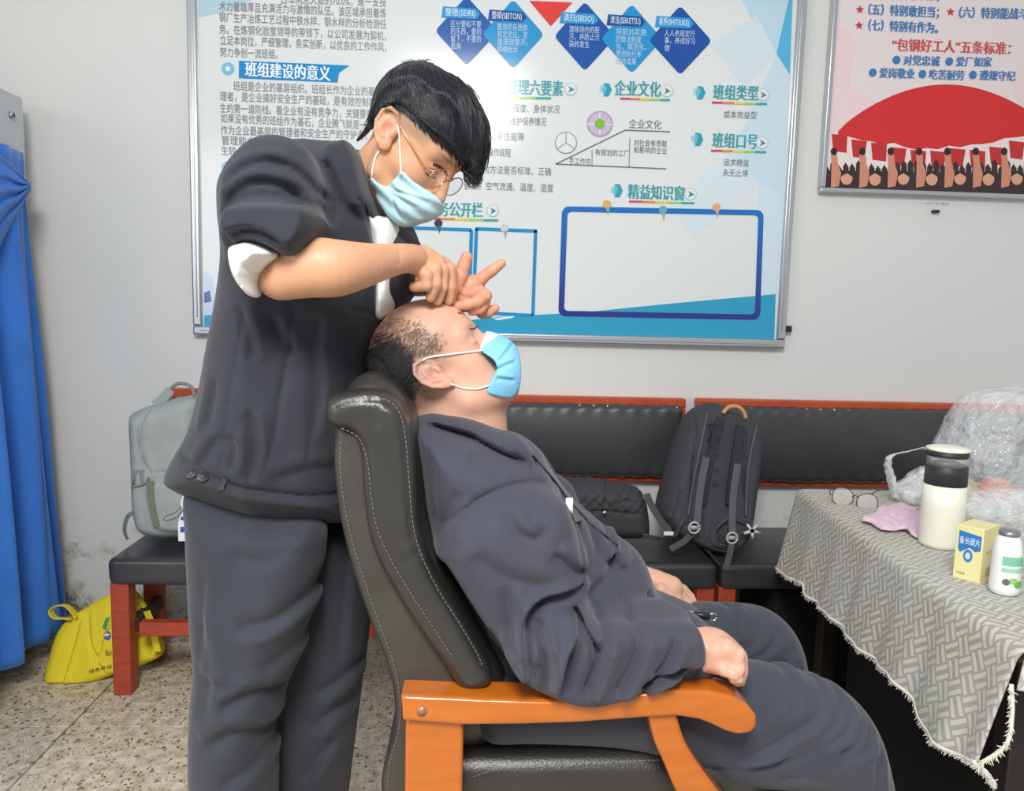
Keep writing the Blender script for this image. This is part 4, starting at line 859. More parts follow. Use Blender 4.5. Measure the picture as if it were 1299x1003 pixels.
# dark shoulder bag
YS = 2.5
sg = thing('shoulder_bag', 'low black quilted shoulder bag on the bench behind the seated man', 'bag', P(770, 678, YS))
po_s = px_poly([(700, 612), (717, 607), (762, 608), (800, 616), (812, 622), (819, 640), (822, 668), (816, 679), (770, 680), (700, 680), (690, 645)], YS, 4); lo, hi = bounds_px([(680, 595), (835, 695)], YS-.12, YS+.12)
def f_sg(p):
    d = inflate(p, po_s, YS, .09, .05)+.002*waves(p, 30, 9)+.0022*np.sin(p[:, 0]*180)*np.sin(p[:, 2]*180)*(p[:, 2] > P(700, 645, YS)[2])
    for s in ([(700, 650), (760, 648), (818, 652)], [(775, 612), (768, 630), (766, 650)], [(782, 640), (795, 634), (812, 640)]): d += fold(p, s, YS-.08, .004, .006)
    return d
surf_obj('body', f_sg, lo, hi, .005, mat('black_quilt', '35353a', rough=.75, bump=.4, bs=120, var=.1), sg)
ribbon('shoulder_strap', on_polyline([(820, 626), (826, 640), (838, 660), (848, 674), (836, 682), (815, 680)], YS-.09), (1, -.4, .5), .022, .003, bf2, sg)
c = P(767, 650, YS-.10); link('snap', merge([tube_arrays([c+np.array([0, .008, 0]), c+np.array([0, -.004, 0])], .007, 12)]), steel, sg)
box('strap_tag', P(842, 679, YS-.12), P(854, 674, YS-.115), wb, sg, bev=.001)
# ================================================================== ARMCHAIR
leather = mat('black_leather', '302f2d', rough=.34, spec=.6, bump=.5, bs=260, bdist=.0012, var=.12, vs=9)
leather2 = mat('worn_leather', '3d3a36', rough=.40, spec=.5, bump=.5, bs=220, bdist=.0012, var=.18, vs=12)
wood = mat('orange_wood', 'bc6519', rough=.22, spec=.5, coat=.6, var=.10, vs=9, stretch=(1, 5, 6))
thread = mat('grey_thread', '77736d', rough=.8)
ac = thing('armchair', 'black leather office armchair with glossy orange wooden arms, seating the reclining man', 'chair', (.2, 1.39, 0))
YC0, YC1 = 1.13, 1.65
po_b = px_poly([(417, 512), (425, 500), (448, 495), (472, 494), (495, 500), (513, 520), (523, 552), (527, 600), (531, 660), (540, 700), (562, 744), (592, 792), (617, 836), (622, 856), (606, 866), (584, 862), (566, 838), (536, 795), (505, 748), (480, 700), (468, 660), (463, 610), (459, 570), (450, 546), (432, 540), (419, 532)], YC0+.03, 4)
po_s2 = px_poly([(430, 538), (455, 540), (475, 560), (482, 640), (500, 690), (540, 770), (585, 850), (592, 900), (560, 960), (530, 1010), (500, 1010), (486, 1000), (488, 965), (500, 925), (501, 880), (491, 835), (470, 780), (447, 710), (433, 650), (426, 590), (427, 555)], YC0+.05, 4)
po_c = px_poly([(436, 500), (456, 480), (482, 484), (506, 508), (524, 545), (534, 600), (538, 660), (552, 705), (585, 770), (622, 835), (640, 872), (640, 930), (600, 960), (540, 940), (500, 850), (450, 720), (432, 620), (430, 540)], YC0+.06, 4)
lo, hi = bounds_px([(405, 450), (650, 1015)], YC0-.02, YC1+.04)
def side_roll(y0, y1):
    def f(p):
        d = extr(p, po_b, y0, y1, .022)
        if y0 < 1.3:
            for s in ([(420, 520), (440, 512), (470, 508), (496, 514), (508, 535), (513, 580), (517, 640), (524, 690), (545, 735), (575, 785), (603, 832), (609, 850)], [(428, 542), (452, 552), (463, 580), (468, 630), (474, 668), (488, 700), (512, 744), (540, 788), (570, 832)]): d = d+fold(p, s, y0, .0035, .003, y0+.03)
            for s in ([(470, 498), (474, 520), (480, 545)], [(488, 500), (492, 520)], [(500, 690), (524, 684)], [(505, 720), (532, 700)]): d = d+fold(p, s, y0, .008, .0025, y0+.03)
        return d+.0012*waves(p, 40, 5)
    return f
surf_obj('side_bolster', side_roll(YC0-.005, YC0+.075), lo, hi, .004, leather, ac)
surf_obj('side_bolster', side_roll(YC1-.075, YC1+.005), lo, hi, .006, leather, ac)
surf_obj('back_shell', lambda p: extr(p, po_s2, YC0+.022, YC1-.022, .018)+.001*waves(p, 30, 6), lo-.02, hi, .005, leather2, ac)
surf_obj('back_cushion', lambda p: extr(p, po_c, YC0+.06, YC1-.06, .05)+.0015*waves(p, 30, 7)+.004*np.cos((p[:, 1]-1.39)*24), lo-.02, hi+.03, .007, leather, ac)
def stitches(pxs, Y, par, step=.0075, name='stitching'):
    q = np.array([P(a, b, Y) for a, b in catmull(pxs, 12)]); L = np.r_[0, np.cumsum(np.linalg.norm(np.diff(q, axis=0), axis=1))]; pr = []
    for s in np.arange(0, L[-1]-step, step):
        a = np.array([np.interp(s, L, q[:, i]) for i in range(3)]); b = np.array([np.interp(s+step*.62, L, q[:, i]) for i in range(3)]); pr.append(tube_arrays([a, (a+b)/2+np.array([0, -.0006, 0]), b], .0007, 4, False))
    return tag(link(name, merge(pr), thread, par), kind='stuff')
stitches([(422, 517), (442, 508), (470, 504), (494, 509), (508, 526), (515, 560), (519, 610), (524, 665), (534, 702), (556, 748), (585, 794), (608, 834), (612, 850)], YC0-.0062, ac)
stitches([(433, 543), (455, 555), (466, 585), (471, 630), (478, 668), (492, 702), (516, 744), (546, 790), (575, 834)], YC0-.0062, ac)
stitches([(433, 560), (432, 600), (440, 655), (454, 710), (477, 778), (497, 833), (507, 880), (506, 925), (495, 965), (492, 1003)], YC0+.0212, ac)
# arms
def arm(y0, y1, nm, dx=0):
    near = [(508, 883), (560, 885), (620, 888), (699, 890), (760, 886), (807, 881.6), (850, 874), (903, 878), (930, 884), (950, 896), (961, 909), (961, 922), (954, 930), (938, 933), (922, 929), (905, 921), (888, 914), (857, 909), (811, 912), (730, 918), (665, 920), (588, 921), (510, 915)]
    po = Poly2([P(a, b, 1.10)[[0, 2]] for a, b in (near if 1 else near)], .002)
    q = np.array([P(a, b, 1.10) for a, b in near]); lo_ = q.min(0)-.02; hi_ = q.max(0)+.02+np.array([dx, 0, 0]); lo_[1] = y0-.01; hi_[1] = y1+.01
    return surf_obj(nm, lambda p: extr(p-np.array([dx, 0, 0]), po, y0, y1, .007), lo_, hi_, .003, wood, ac)
for y0, y1 in ((1.10, 1.165), (1.615, 1.68)):
    a_ = arm(y0, y1, 'armrest', .025 if y0 > 1.3 else 0)
    pp_ = [P(x, y, 1.10)[[0, 2]] for x, y in ((513, 917), (588, 921))]; box('arm_post', (pp_[0][0], y0+.012, .12), (pp_[1][0], y1-.008, pp_[1][1]+.005), wood, ac, bev=.006)
    sp_l = catmull([(822, 905), (830, 940), (842, 968), (857, 1003), (880, 1045), (905, 1090)], 5); sp_r = catmull([(859, 905), (869, 939), (884, 966), (911, 1003), (940, 1042), (965, 1090)], 5)
    po_f = Poly2([P(a, b, 1.11)[[0, 2]] for a, b in list(sp_l)+list(sp_r[::-1])], .003); q = np.array([P(a, b, 1.11) for a, b in list(sp_l)+list(sp_r)]); lo_ = q.min(0)-.02; hi_ = q.max(0)+.02; lo_[1] = y0-.0; hi_[1] = y1
    surf_obj('front_support', lambda p: extr(p, po_f, y0+.012, y1-.01, .006), lo_, hi_, .003, wood, ac)
sc_ = P(535, 902, 1.10); link('screw_cap', merge([tube_arrays([sc_+np.array([0, .003, 0]), sc_+np.array([0, -.0015, 0])], .0075, 16)]), mat('screw_cap', '9a7a6a', rough=.4, metal=.3), ac)
# seat, frame, legs
pillow('seat', (-.06, 1.17, .40), (.50, 1.61, P(720, 948, 1.2)[2]-.0), leather, ac, .003, .045, 31, .007)
stitches([(600, 985), (640, 974), (720, 968), (800, 965), (850, 963)], 1.168, ac)
box('seat_frame', (-.05, 1.15, .34), (.48, 1.63, .40), wood, ac, bev=.008)
pb = P(900, 1075, 1.11)
for y0 in (1.112, 1.627):
    box('leg', (-.115, y0, 0), (-.05, y0+.045, .36), wood, ac, bev=.006); box('leg', (.36, y0, 0), (.425, y0+.045, .42), wood, ac, bev=.006)
    box('side_rail', (-.08, y0, .30), (.40, y0+.04, .35), wood, ac, bev=.006)
# ================================================================== PEOPLE
def head_parts(q, face=True):
    """q: points in head space, metres: x forward, z up, origin between the ears"""
    d = ell(q, (-.004, 0, .045), (.097, .077, .082)); d = smin(d, ell(q, (.03, 0, .040), (.066, .067, .066)), .02)
    d = smin(d, chain(q, [(.045, 0, .0, .056), (.058, 0, -.07, .036)], .01), .025)
    for s in (-1, 1):
        d = smin(d, ell(q, (.050, s*.036, -.026), (.032, .026, .028)), .02)
        d = smin(d, chain(q, [(.004, s*.052, -.03, .018), (.016, s*.048, -.068, .017), (.07, s*.018, -.094, .017)], .01), .022)
        d = smin(d, cone(q, (.084, s*.012, .030), (.072, s*.046, .026), .011, .011), .012)
        d = smax(d, -ell(q, (.104, s*.033, .006), (.020, .020, .013)), .014)
        d = smin(d, ell(q, (.0755, s*.032, .004), (.0155, .0155, .0125)), .005)
        d = smin(d, ell(q, (.105, s*.013, -.036), (.011, .008, .007)), .006)
    d = smin(d, ell(q, (.082, 0, -.096), (.021, .024, .017)), .014)
    d = smin(d, chain(q, [(.090, 0, .012, .008), (.104, 0, -.012, .009), (.113, 0, -.030, .0105)], .006), .010)
    d = smin(d, ell(q, (.096, 0, -.058), (.010, .023, .006)), .006); d = smin(d, ell(q, (.094, 0, -.067), (.010, .020, .006)), .006)
    return d
def ear_sdf(q, s):
    """ear in head space on side s, seen from outside"""
    c = np.array([-.002, s*.078, 0.0]); l = q-c; th = math.radians(-14); 
    x = l[:, 0]*math.cos(th)-l[:, 2]*math.sin(th); z = l[:, 0]*math.sin(th)+l[:, 2]*math.cos(th); y = l[:, 1]*s-.35*(-x)*1.0
    e = np.stack([x, y, z], 1)
    rr = np.sqrt(((x+.001)/.0185)**2+((z-.004)/.030)**2)
    body = ell(e, (-.001, 0, .004), (.0185, .006, .030)); lobe = ell(e, (.006, .0, -.025), (.010, .0055, .011)); d = smin(body, lobe, .008)
    pts = [(.012, .002, .018), (.006, .006, .029), (-.006, .007, .032), (-.016, .006, .022), (-.0185, .005, .004), (-.014, .004, -.012), (-.004, .003, -.025)]
    d = smin(d, chain(e, [(a, b, c_, .0036) for a, b, c_ in pts], .001), .003)
    d = smin(d, chain(e, [(-.003, .005, .020, .0028), (-.009, .005, .008, .003), (-.008, .005, -.006, .003), (.001, .005, -.014, .003)], .001), .003)
    d = smax(d, -ell(e, (.003, .009, .0), (.008, .008, .011)), .003); d = smax(d, -chain(e, [(.006, .008, .020, .003), (-.011, .008, .020, .003), (-.0145, .008, .004, .0025)], .001), .0025)
    d = smin(d, ell(e, (.012, .003, -.002), (.004, .0045, .007)), .003); return d
def head_frame(E, pitch, yaw, s, roll=0):
    """pitch>0 looks down, yaw>0 turns to the camera; returns origin, 3x3 axes (columns fwd, left, up), scale"""
    f = Vector((1, 0, 0)); l = Vector((0, 1, 0)); u = Vector((0, 0, 1))
    M = Matrix.Rotation(-yaw, 3, 'Z') @ Matrix.Rotation(pitch, 3, 'Y') @ Matrix.Rotation(roll, 3, 'X')
    return np.array(E, float), np.array([list(r) for r in M]), s
def to_head(p, fr): return ((p-fr[0])@fr[1])/fr[2]
def from_head(q, fr): return fr[0]+(np.asarray(q, float)*fr[2])@fr[1].T
def chpx(rows, k=.006, sq=None, sm=0):            # rows (px, py, Y, radius px) -> function of p
    if sm: rows = catmull(rows, sm)
    pts = [tuple(P(a, b, Y))+(r*Y/F_PX,) for a, b, Y, r in rows]; return lambda p: chain(p, pts, k, sq)
def col_mix(base, col, w_): w_ = np.clip(w_, 0, 1)[:, None]; return base*(1-w_)+np.array(lin(col)[:3])*w_
def blob(p, c, r): return np.exp(-(((p-np.asarray(c))/np.asarray(r))**2).sum(1))
skin = mat('skin', 'e0b898', attr='tint', rough=.48, spec=.4, sss=.12, bump=.12, bs=220, bdist=.001)
jack = mat('charcoal_workwear', '34363e', rough=.85, spec=.25, sheen=.12, bump=.35, bs=420, bdist=.0008, wrk=.45, var=.10, vs=7)
jack2 = mat('navy_charcoal_workwear', '42434f', rough=.85, spec=.25, sheen=.15, bump=.35, bs=420, bdist=.0008, wrk=.45, var=.10, vs=7)
trou = mat('grey_trousers', '393c44', rough=.85, spec=.25, sheen=.12, bump=.35, bs=420, bdist=.0008, wrk=.45, var=.12, vs=6)
trou2 = mat('dark_grey_trousers', '3e414b', rough=.85, spec=.25, sheen=.15, bump=.35, bs=420, bdist=.0008, wrk=.45, var=.12, vs=6)
white_c = mat('white_cotton', 'eceeed', rough=.85, bump=.3, bs=90); maskm = mat('mask_blue', 'a9d6e6', rough=.75, bump=.3, bs=240, bdist=.0006, attr='tint'); elas = mat('white_elastic', 'f0eeea', rough=.8)
hairm = mat('black_hair', '1c1d22', rough=.42, spec=.5); gold = mat('gold_wire', 'd8b090', rough=.25, metal=.8)
shoe = mat('black_shoe', '202022', rough=.4)
skin_a = np.array(lin('cf9c7b')[:3]); skin_b = np.array(lin('d6a58d')[:3])
# ------------------------------------------------------------------ standing man
pm = thing('person', 'standing man in charcoal work jacket, blue mask and glasses, massaging the seated man\'s forehead', 'person', (-.36, 1.4, 0))
HS = head_frame(P(520, 180, 1.39), math.radians(43), math.radians(25), .98, math.radians(-4))
def head_s(p):
    q = to_head(p, HS); d = head_parts(q)*HS[2]
    for s in (-1, 1): d = smin(d, ear_sdf(q, s)*HS[2], .003)
    return d
neck_s = chpx([(500, 198, 1.41, 35), (482, 224, 1.43, 34), (462, 256, 1.46, 34), (440, 300, 1.47, 42)], .02)
def f_hs(p): return smin(head_s(p), neck_s(p), .02)
# right forearm and hand (near)
arm_r = chpx([(334, 332, 1.19, 20), (351, 356, 1.16, 21), (372, 349, 1.155, 28), (398, 340, 1.155, 35), (425, 340, 1.16, 34), (455, 337, 1.19, 27.5), (485, 332, 1.235, 21), (508, 328, 1.27, 17.5), (522, 328, 1.30, 17)], .0005, None, 5)
YH = 1.335
palm_r = chpx([(520, 328, YH, 15), (535, 330, YH-.005, 17), (552, 335, YH, 14)], .01)
palm_r2 = chpx([(522, 330, YH+.03, 12), (545, 332, YH+.04, 13), (562, 338, YH+.04, 12)], .01)
fing_r = [chpx(r, .003) for r in ([(536, 338, YH-.022, 8), (552, 341, YH-.026, 8.6), (553, 360, YH-.028, 7.6), (546, 377, YH-.022, 6.4)],
    [(545, 335, YH-.004, 8.5), (561, 343, YH-.008, 8.6), (560, 364, YH-.010, 7.8), (555, 381, YH-.004, 6.6)],
    [(553, 332, YH+.016, 8), (570, 341, YH+.014, 8.4), (571, 364, YH+.012, 7.6), (569, 381, YH+.016, 6.6)],
    [(556, 332, YH+.036, 8), (573, 346, YH+.036, 7.4), (574, 366, YH+.034, 6.8), (573, 379, YH+.036, 6)],
    [(524, 336, YH-.020, 10), (541, 349, YH-.036, 8.6), (541, 362, YH-.036, 7.4), (525, 364, YH-.030, 6.2)])]
def f_ar(p):
    d = smin(arm_r(p), palm_r(p), .012); d = smin(d, palm_r2(p), .012); d = smin(d, arm_r(p), .006); g = None
    for f in fing_r: e = f(p); g = e if g is None else smin(g, e, .0015)
    d = smin(d, g, .005)
    for s in ([(546, 345), (551, 352), (551, 370)], [(557, 346), (562, 355), (563, 374)]): d = d+fold(p, s, YH-.02, .0016, .0016, YH+.02)
    for s in ([(509, 316), (512, 328), (510, 342)], [(384, 300), (372, 318), (362, 326)]): d = d+fold(p, s, 1.29, .004, .0015, 1.4)
    return d
# left forearm and hand (far), palm towards the room
YL = 1.40
arm_l = chpx([(500, 345, 1.56, 26), (530, 352, 1.50, 20), (556, 362, 1.44, 16), (572, 366, 1.42, 14)], .02)
palm_l = [chpx(r, .01, (_f, .62)) for r in ([(574, 368, YL+.01, 15), (588, 372, YL, 17), (602, 374, YL, 14)], [(580, 360, YL, 13), (600, 360, YL, 11)], [(580, 382, YL+.005, 11), (600, 386, YL+.004, 10)])]
fing_l = [chpx(r, .003) for r in ([(578, 364, YL-.012, 10), (584, 350, YL-.016, 8.6), (588, 338, YL-.016, 7.8), (592, 326, YL-.018, 7.2)],
    [(600, 361, YL-.002, 8.5), (611, 353, YL-.006, 7.6), (624, 343, YL-.010, 7.2), (636, 334, YL-.012, 5.8)],
    [(604, 370, YL, 9), (615, 375, YL-.016, 8.8), (606, 382, YL-.032, 7.6), (592, 386, YL-.034, 7), (578, 389, YL-.030, 6)],
    [(603, 380, YL+.008, 8.5), (614, 383, YL-.006, 8), (609, 391, YL-.020, 7.4), (600, 394, YL-.018, 6.4)],
    [(602, 388, YL+.014, 8), (612, 397, YL+.010, 7.2), (620, 396, YL+.004, 6.6), (628, 391, YL, 5.6)])]
def f_al(p):
    d = arm_l(p)
    for f in palm_l: d = smin(d, f(p), .010)
    g = None
    for f in fing_l: e = f(p); g = e if g is None else smin(g, e, .0015)
    d = smin(d, g, .006)
    for s in ([(584, 362), (592, 368), (596, 380)], [(578, 372), (590, 377), (602, 378)]): d = d+fold(p, s, YL-.02, .0018, .0018, YL+.03)
    return d
core = [chpx(r, .02) for r in ([(462, 256, 1.46, 34), (440, 300, 1.47, 40)], [(440, 300, 1.47, 40), (395, 262, 1.36, 34), (345, 240, 1.24, 30), (328, 290, 1.21, 22), (334, 332, 1.19, 18)], [(440, 300, 1.47, 40), (470, 305, 1.56, 30), (500, 345, 1.56, 24)])]
n_ar = near(f_ar, *bounds_px([(318, 295), (582, 392)], 1.09, 1.40, .01)); n_al = near(f_al, *bounds_px([(490, 318), (645, 405)], 1.36, 1.60, .01)); n_hs = near(f_hs, *bounds_px([(425, 75), (612, 335)], 1.29, 1.53, .02))
def f_bs(p):
    d = np.minimum(np.minimum(n_hs(p), n_ar(p)), n_al(p))
    for f in core: d = np.minimum(d, f(p))
    return d
lo, hi = bounds_px([(308, 70), (645, 412)], 1.09, 1.62, .005); V, Q = surf(f_bs, lo-.01, hi+.01, .0022); me = from_np(V, Q)
qh = to_head(V, HS); c = np.tile(skin_a, (len(V), 1)); hd = f_hs(V) < .004
near_hd = hd & (np.linalg.norm(qh, axis=1) < .2)
c[near_hd] = col_mix(c[near_hd], 'd98f7c', .55*blob(qh[near_hd], (-.004, -.082, .004), (.02, .018, .035))+.25*blob(qh[near_hd], (.07, -.04, -.02), (.03, .03, .02)))
stub = (blob(qh, (.030, -.07, .045), (.045, .06, .028))+blob(qh, (.0, -.07, .055), (.05, .06, .028)))*near_hd
c = col_mix(c, '8a735c', .75*np.clip(stub*1.2, 0, 1)*(qh[:, 2] > .018))
for s in (-1, 1):
    c = col_mix(c, '2c221f', .8*blob(qh, (.09, s*.030, .030), (.02, .017, .0042))*near_hd); c = col_mix(c, '3a2622', .9*blob(qh, (.091, s*.034, .001), (.012, .013, .0022))*near_hd)
hn = ~hd; c[hn] = col_mix(c[hn], 'd98d78', .45*np.clip((V[hn, 0]-P(560, 350, 1.36)[0])/.05, 0, 1)); paint(me, c); link('body', me, skin, pm)
# ---- hair
hq = [(452, 178), (462, 166), (470, 150), (477, 134), (484, 113), (503, 93), (530, 83), (560, 93), (590, 109), (609, 132), (619, 160), (620, 188), (615, 214), (606, 232), (597, 227), (590, 215), (578, 206), (566, 192), (556, 176), (540, 168), (524, 156), (512, 142), (497, 136), (484, 141), (474, 156), (464, 170)]
po_h = px_poly(hq, 1.39, 4, h=.002); HY = 1.39
cutp = px_poly([(500, 138), (512, 138), (532, 156), (550, 172), (570, 186), (590, 214), (600, 232), (570, 300), (440, 300), (455, 180), (474, 158), (484, 142)], 1.36, 3, h=.002)
def f_hair(p):
    d = inflate(p, po_h, HY, .098, .075); q = to_head(p, HS); d = smin(d, np.maximum(head_parts(q)*HS[2]-.0045, -.02-q[:, 2]), .012)
    st_ = np.sin((q[:, 1]*160+q[:, 0]*25+3*np.sin(q[:, 0]*40)))*.0012+np.sin(q[:, 1]*340+q[:, 2]*60)*.0007
    return smax(d+st_, -cutp(p[:, 0], p[:, 2]), .004)
lo, hi = bounds_px([(440, 70), (640, 245)], 1.26, 1.52, .01); VH, QH = surf(f_hair, lo, hi, .003)
ho = link('hair', from_np(VH, QH), hairm, pm)
def strands(name, f, n, seeds_px, flow, length, rad, m, par, seg=6, curl=0, lift=.0, t0=1.1, off=.0005, seed=1, jit=.35, sides=3, spread3d=None):
    r = np.random.default_rng(seed)
    if spread3d is None: a = np.array([seeds_px(r) for _ in range(n)]); p, ok = hit(f, a[:, 0], a[:, 1], t0, 1.75, off); p = p[ok]; 
    else: p = spread3d
    n = len(p); path = [p]; L = r.uniform(.6, 1.15, n)*length; dirs = flow(p); dirs = dirs+r.normal(size=dirs.shape)*jit; ph = r.random(n)*6.28
    for k in range(seg):
        g = grad(f, p); dd = dirs if k == 0 else flow(p)*.6+dd*.6
        if curl: dd = dd+curl*np.stack([np.sin(ph+k*1.5), np.cos(ph*1.7+k*1.3), np.cos(ph+k*1.5)], 1)
        dd = dd-g*(dd*g).sum(1)[:, None]; dd /= np.linalg.norm(dd, axis=1)[:, None]+1e-9
        p = p+dd*(L/seg)[:, None]; v = f(p); p = p+g*np.clip(off+lift*(k+1)/seg-v, -.004, .004)[:, None]; path.append(p)
    path = np.stack(path, 1); K = seg+1; V = np.zeros((n, K, sides, 3)); T = np.gradient(path, axis=1); T /= np.linalg.norm(T, axis=2)[:, :, None]+1e-9
    up = np.array([.3, -.8, .5]); A = np.cross(T, up); A /= np.linalg.norm(A, axis=2)[:, :, None]+1e-9; B = np.cross(T, A); rr_ = rad*np.array([.8]+[1]*(K-3)+[.7, .15])
    for s in range(sides): an = 2*PI*s/sides; V[:, :, s] = path+(A*math.cos(an)+B*math.sin(an))*rr_[None, :, None]
    idx = np.arange(n*K*sides).reshape(n, K, sides); qd = [np.stack([idx[:, :-1, s], idx[:, :-1, (s+1) % sides], idx[:, 1:, (s+1) % sides], idx[:, 1:, s]], -1).reshape(-1, 4) for s in range(sides)]
    return link(name, from_np(V.reshape(-1, 3), np.concatenate(qd)), m, par)
def flow_s(p):
    q = to_head(p, HS); cr_ = np.array([-.05, 0, .115]); v = q-cr_; v[:, 2] -= .02; v[:, 0] += .05; return v@HS[1].T/(np.linalg.norm(v, axis=1)[:, None]+1e-9)
def seed_box(poly):
    q = np.array(poly, float); lo_, hi_ = q.min(0), q.max(0); pl = Poly2(q, 1.0, 2)
    def s(r):
        while True:
            a = r.uniform(lo_, hi_)
            if pl(np.array([a[0]]), np.array([a[1]]))[0] < -2: return a
    return s
tuft = strands('hair_strand', f_hair, 2600, seed_box([(470, 160), (472, 140), (478, 112), (498, 84), (535, 76), (590, 98), (622, 150), (624, 190), (606, 238), (575, 205), (545, 174), (505, 137), (484, 141)]), flow_s, .045, .00055, mat('hair_strand', '24252b', rough=.35, spec=.6), ho, lift=.003, jit=.18, seed=3); tuft['kind'] = 'stuff'
def wisp(px, r=.0006, Y=1.39): return tube_arrays(np.array([P(a, b, Y) for a, b in catmull(px, 5)]), np.linspace(r, .0002, 5*(len(px)-1)+1), 4, False)
pr = [wisp([(540+r_.uniform(-22, 20), 92+r_.uniform(0, 5)), (533+r_.uniform(-20, 18), 82+r_.uniform(-2, 3)), (522+r_.uniform(-16, 26), 76+r_.uniform(-2, 5))], .0008, Y=1.39+r_.uniform(-.03, .03)) for _ in range(60)]
pr += [wisp([(600+r_.uniform(-14, 14), 215+r_.uniform(-8, 4)), (602+r_.uniform(-14, 12), 227), (602+r_.uniform(-12, 10), 238+r_.uniform(-5, 3))], .0012, 1.36+r_.uniform(-.02, .04)) for _ in range(40)]
pr += [wisp([(560+i*3.2, 108+i*1.8), (566+i*3.2, 104+i*2.2), (571+i*3.4, 104+i*3)], Y=1.39) for i in range(14)]
tag(link('hair_wisp', merge(pr), MATS['hair_strand'], ho), kind='stuff')
fb = lambda p: np.minimum(f_hs(p), f_hair(p)); edge = catmull([(486, 137), (500, 134), (512, 140), (532, 157), (550, 174), (568, 187), (584, 205), (596, 226)], 10)
def seed_edge(r): i = r.integers(len(edge)); return edge[i]+r.normal(size=2)*2.2+np.array([1, -5])
fr_ = strands('hair_fringe', fb, 700, seed_edge, lambda p: np.tile(np.array([[.45, 0, -.85]]), (len(p), 1)), .017, .0008, MATS['hair_strand'], ho, seg=4, lift=.001, off=.0008, jit=.22, seed=8); fr_['kind'] = 'stuff'
# ---- mask on the standing man
mq = [(469, 224), (478, 231), (490, 236), (500, 228), (511, 219), (524, 231), (540, 241), (556, 251), (562, 262), (552, 272), (538, 277), (522, 282), (507, 285), (488, 278), (474, 268), (465, 250)]
po_m = px_poly(mq, 1.34, 3, h=.002)
def mask_fn(hf, fr, po, bulge, pl):
    def f(p):
        q = to_head(p, fr); b = ell(q, bulge[0], bulge[1])*fr[2]; d = smin(hf(p), b, .02)-.004; d = d+.0018*np.sin(q[:, 2]*260+np.abs(q[:, 1])*25*pl)*(q[:, 0] > .03)
        return smax(d, po(p[:, 0], p[:, 2])+.0, .003)
    return f
f_ms = mask_fn(head_s, HS, po_m, ((.082, 0, -.055), (.042, .050, .050)), 1)
def f_ms2(p):
    d = f_ms(p)
    for s in ([(492, 240), (505, 250), (530, 262)], [(497, 238), (512, 244), (545, 256)], [(495, 243), (498, 258), (507, 274)]): d = d+fold(p, s, 1.31, .003, .0028, 1.4, S=True)
    return d
lo, hi = bounds_px([(455, 210), (575, 295)], 1.24, 1.50, .01); VM, QM = surf(f_ms2, lo, hi, .0025); me = from_np(VM, QM); cc_ = np.tile(np.array(lin('b4dbe6')[:3]), (len(VM), 1)); paint(me, cc_); mk = link('face_mask', me, maskm, pm)
f_hd = lambda p: np.minimum(head_s(p), f_ms(p))
tube('ear_loop', hug([(509, 222), (508, 205), (507, 185), (506, 168), (503, 158)], f_hd, .0015, 5, 1.1, 1.7), .0016, elas, mk, 6)
tube('ear_loop', hug([(471, 226), (473, 212), (476, 200), (481, 192)], f_hs, .0015, 5, 1.1, 1.7), .0016, elas, mk, 6)
# ---- brow and lashes
lash = mat('dark_lash', '2b201e', rough=.7)
def lashes(name, rows, f, par, n, r0, seed):
    r = np.random.default_rng(seed); pr = []
    q = catmull(rows, 6); L = len(q)
    for i in range(n):
        t = r.random()*(L-1); k = int(t); a = q[k]+(q[min(k+1, L-1)]-q[k])*(t-k)+r.normal(size=2)*1.1; b = a+(q[-1]-q[0])/np.linalg.norm(q[-1]-q[0])*r.uniform(2, 4)+r.normal(size=2)*.4
        pr.append(tube_arrays(hug([tuple(a), tuple((a+b)/2), tuple(b)], f, .0006, 1, 1.1, 1.7), [r0, r0, r0*.3], 3, False))
    return link(name, merge(pr), lash, par)
tag(lashes('eyebrow', [(550, 208), (558, 212), (567, 222)], f_hs, pm, 60, .0005, 1), kind='stuff')
tube('eyelashes', hug([(540, 219), (544, 223), (549, 225), (553, 226)], f_hs, .0003, 4, 1.1, 1.7), .0009, lash, pm, 5)
# ---- glasses
gl = link('eyeglasses', merge([tube_arrays(hug([(508, 160), (516, 174), (528, 195), (539, 213)], f_hd, .003, 5, 1.1, 1.7), .0011, 6)]), gold, pm)
def rim_head(cy, nm='rim'):
    pts = [from_head((.103+.001*math.cos(a), cy+.024*math.cos(a), -.004+.019*math.sin(a)), HS) for a in np.linspace(0, 2*PI, 25)]
    o = tube(nm, pts, .0010, gold, gl, 6); c = np.mean(pts[:-1], 0); link('lens', mesh_of(pts[:-1]+[c], [(i, (i+1) % 24, 24) for i in range(24)]), mat('lens', 'f4f6f8', rough=.03, alpha=.16, spec=.8), o)
rim_head(-.034); rim_head(.034)
tube('bridge', [from_head((.104, -.010, .004), HS), from_head((.110, 0, .007), HS), from_head((.104, .010, .004), HS)], .0011, gold, gl, 6)
tube('hinge', [from_head((.103, -.058, .004), HS), hug([(536, 208), (539, 213)], f_hd, .003, 1, 1.1, 1.7)[-1]], .0013, gold, gl, 6)
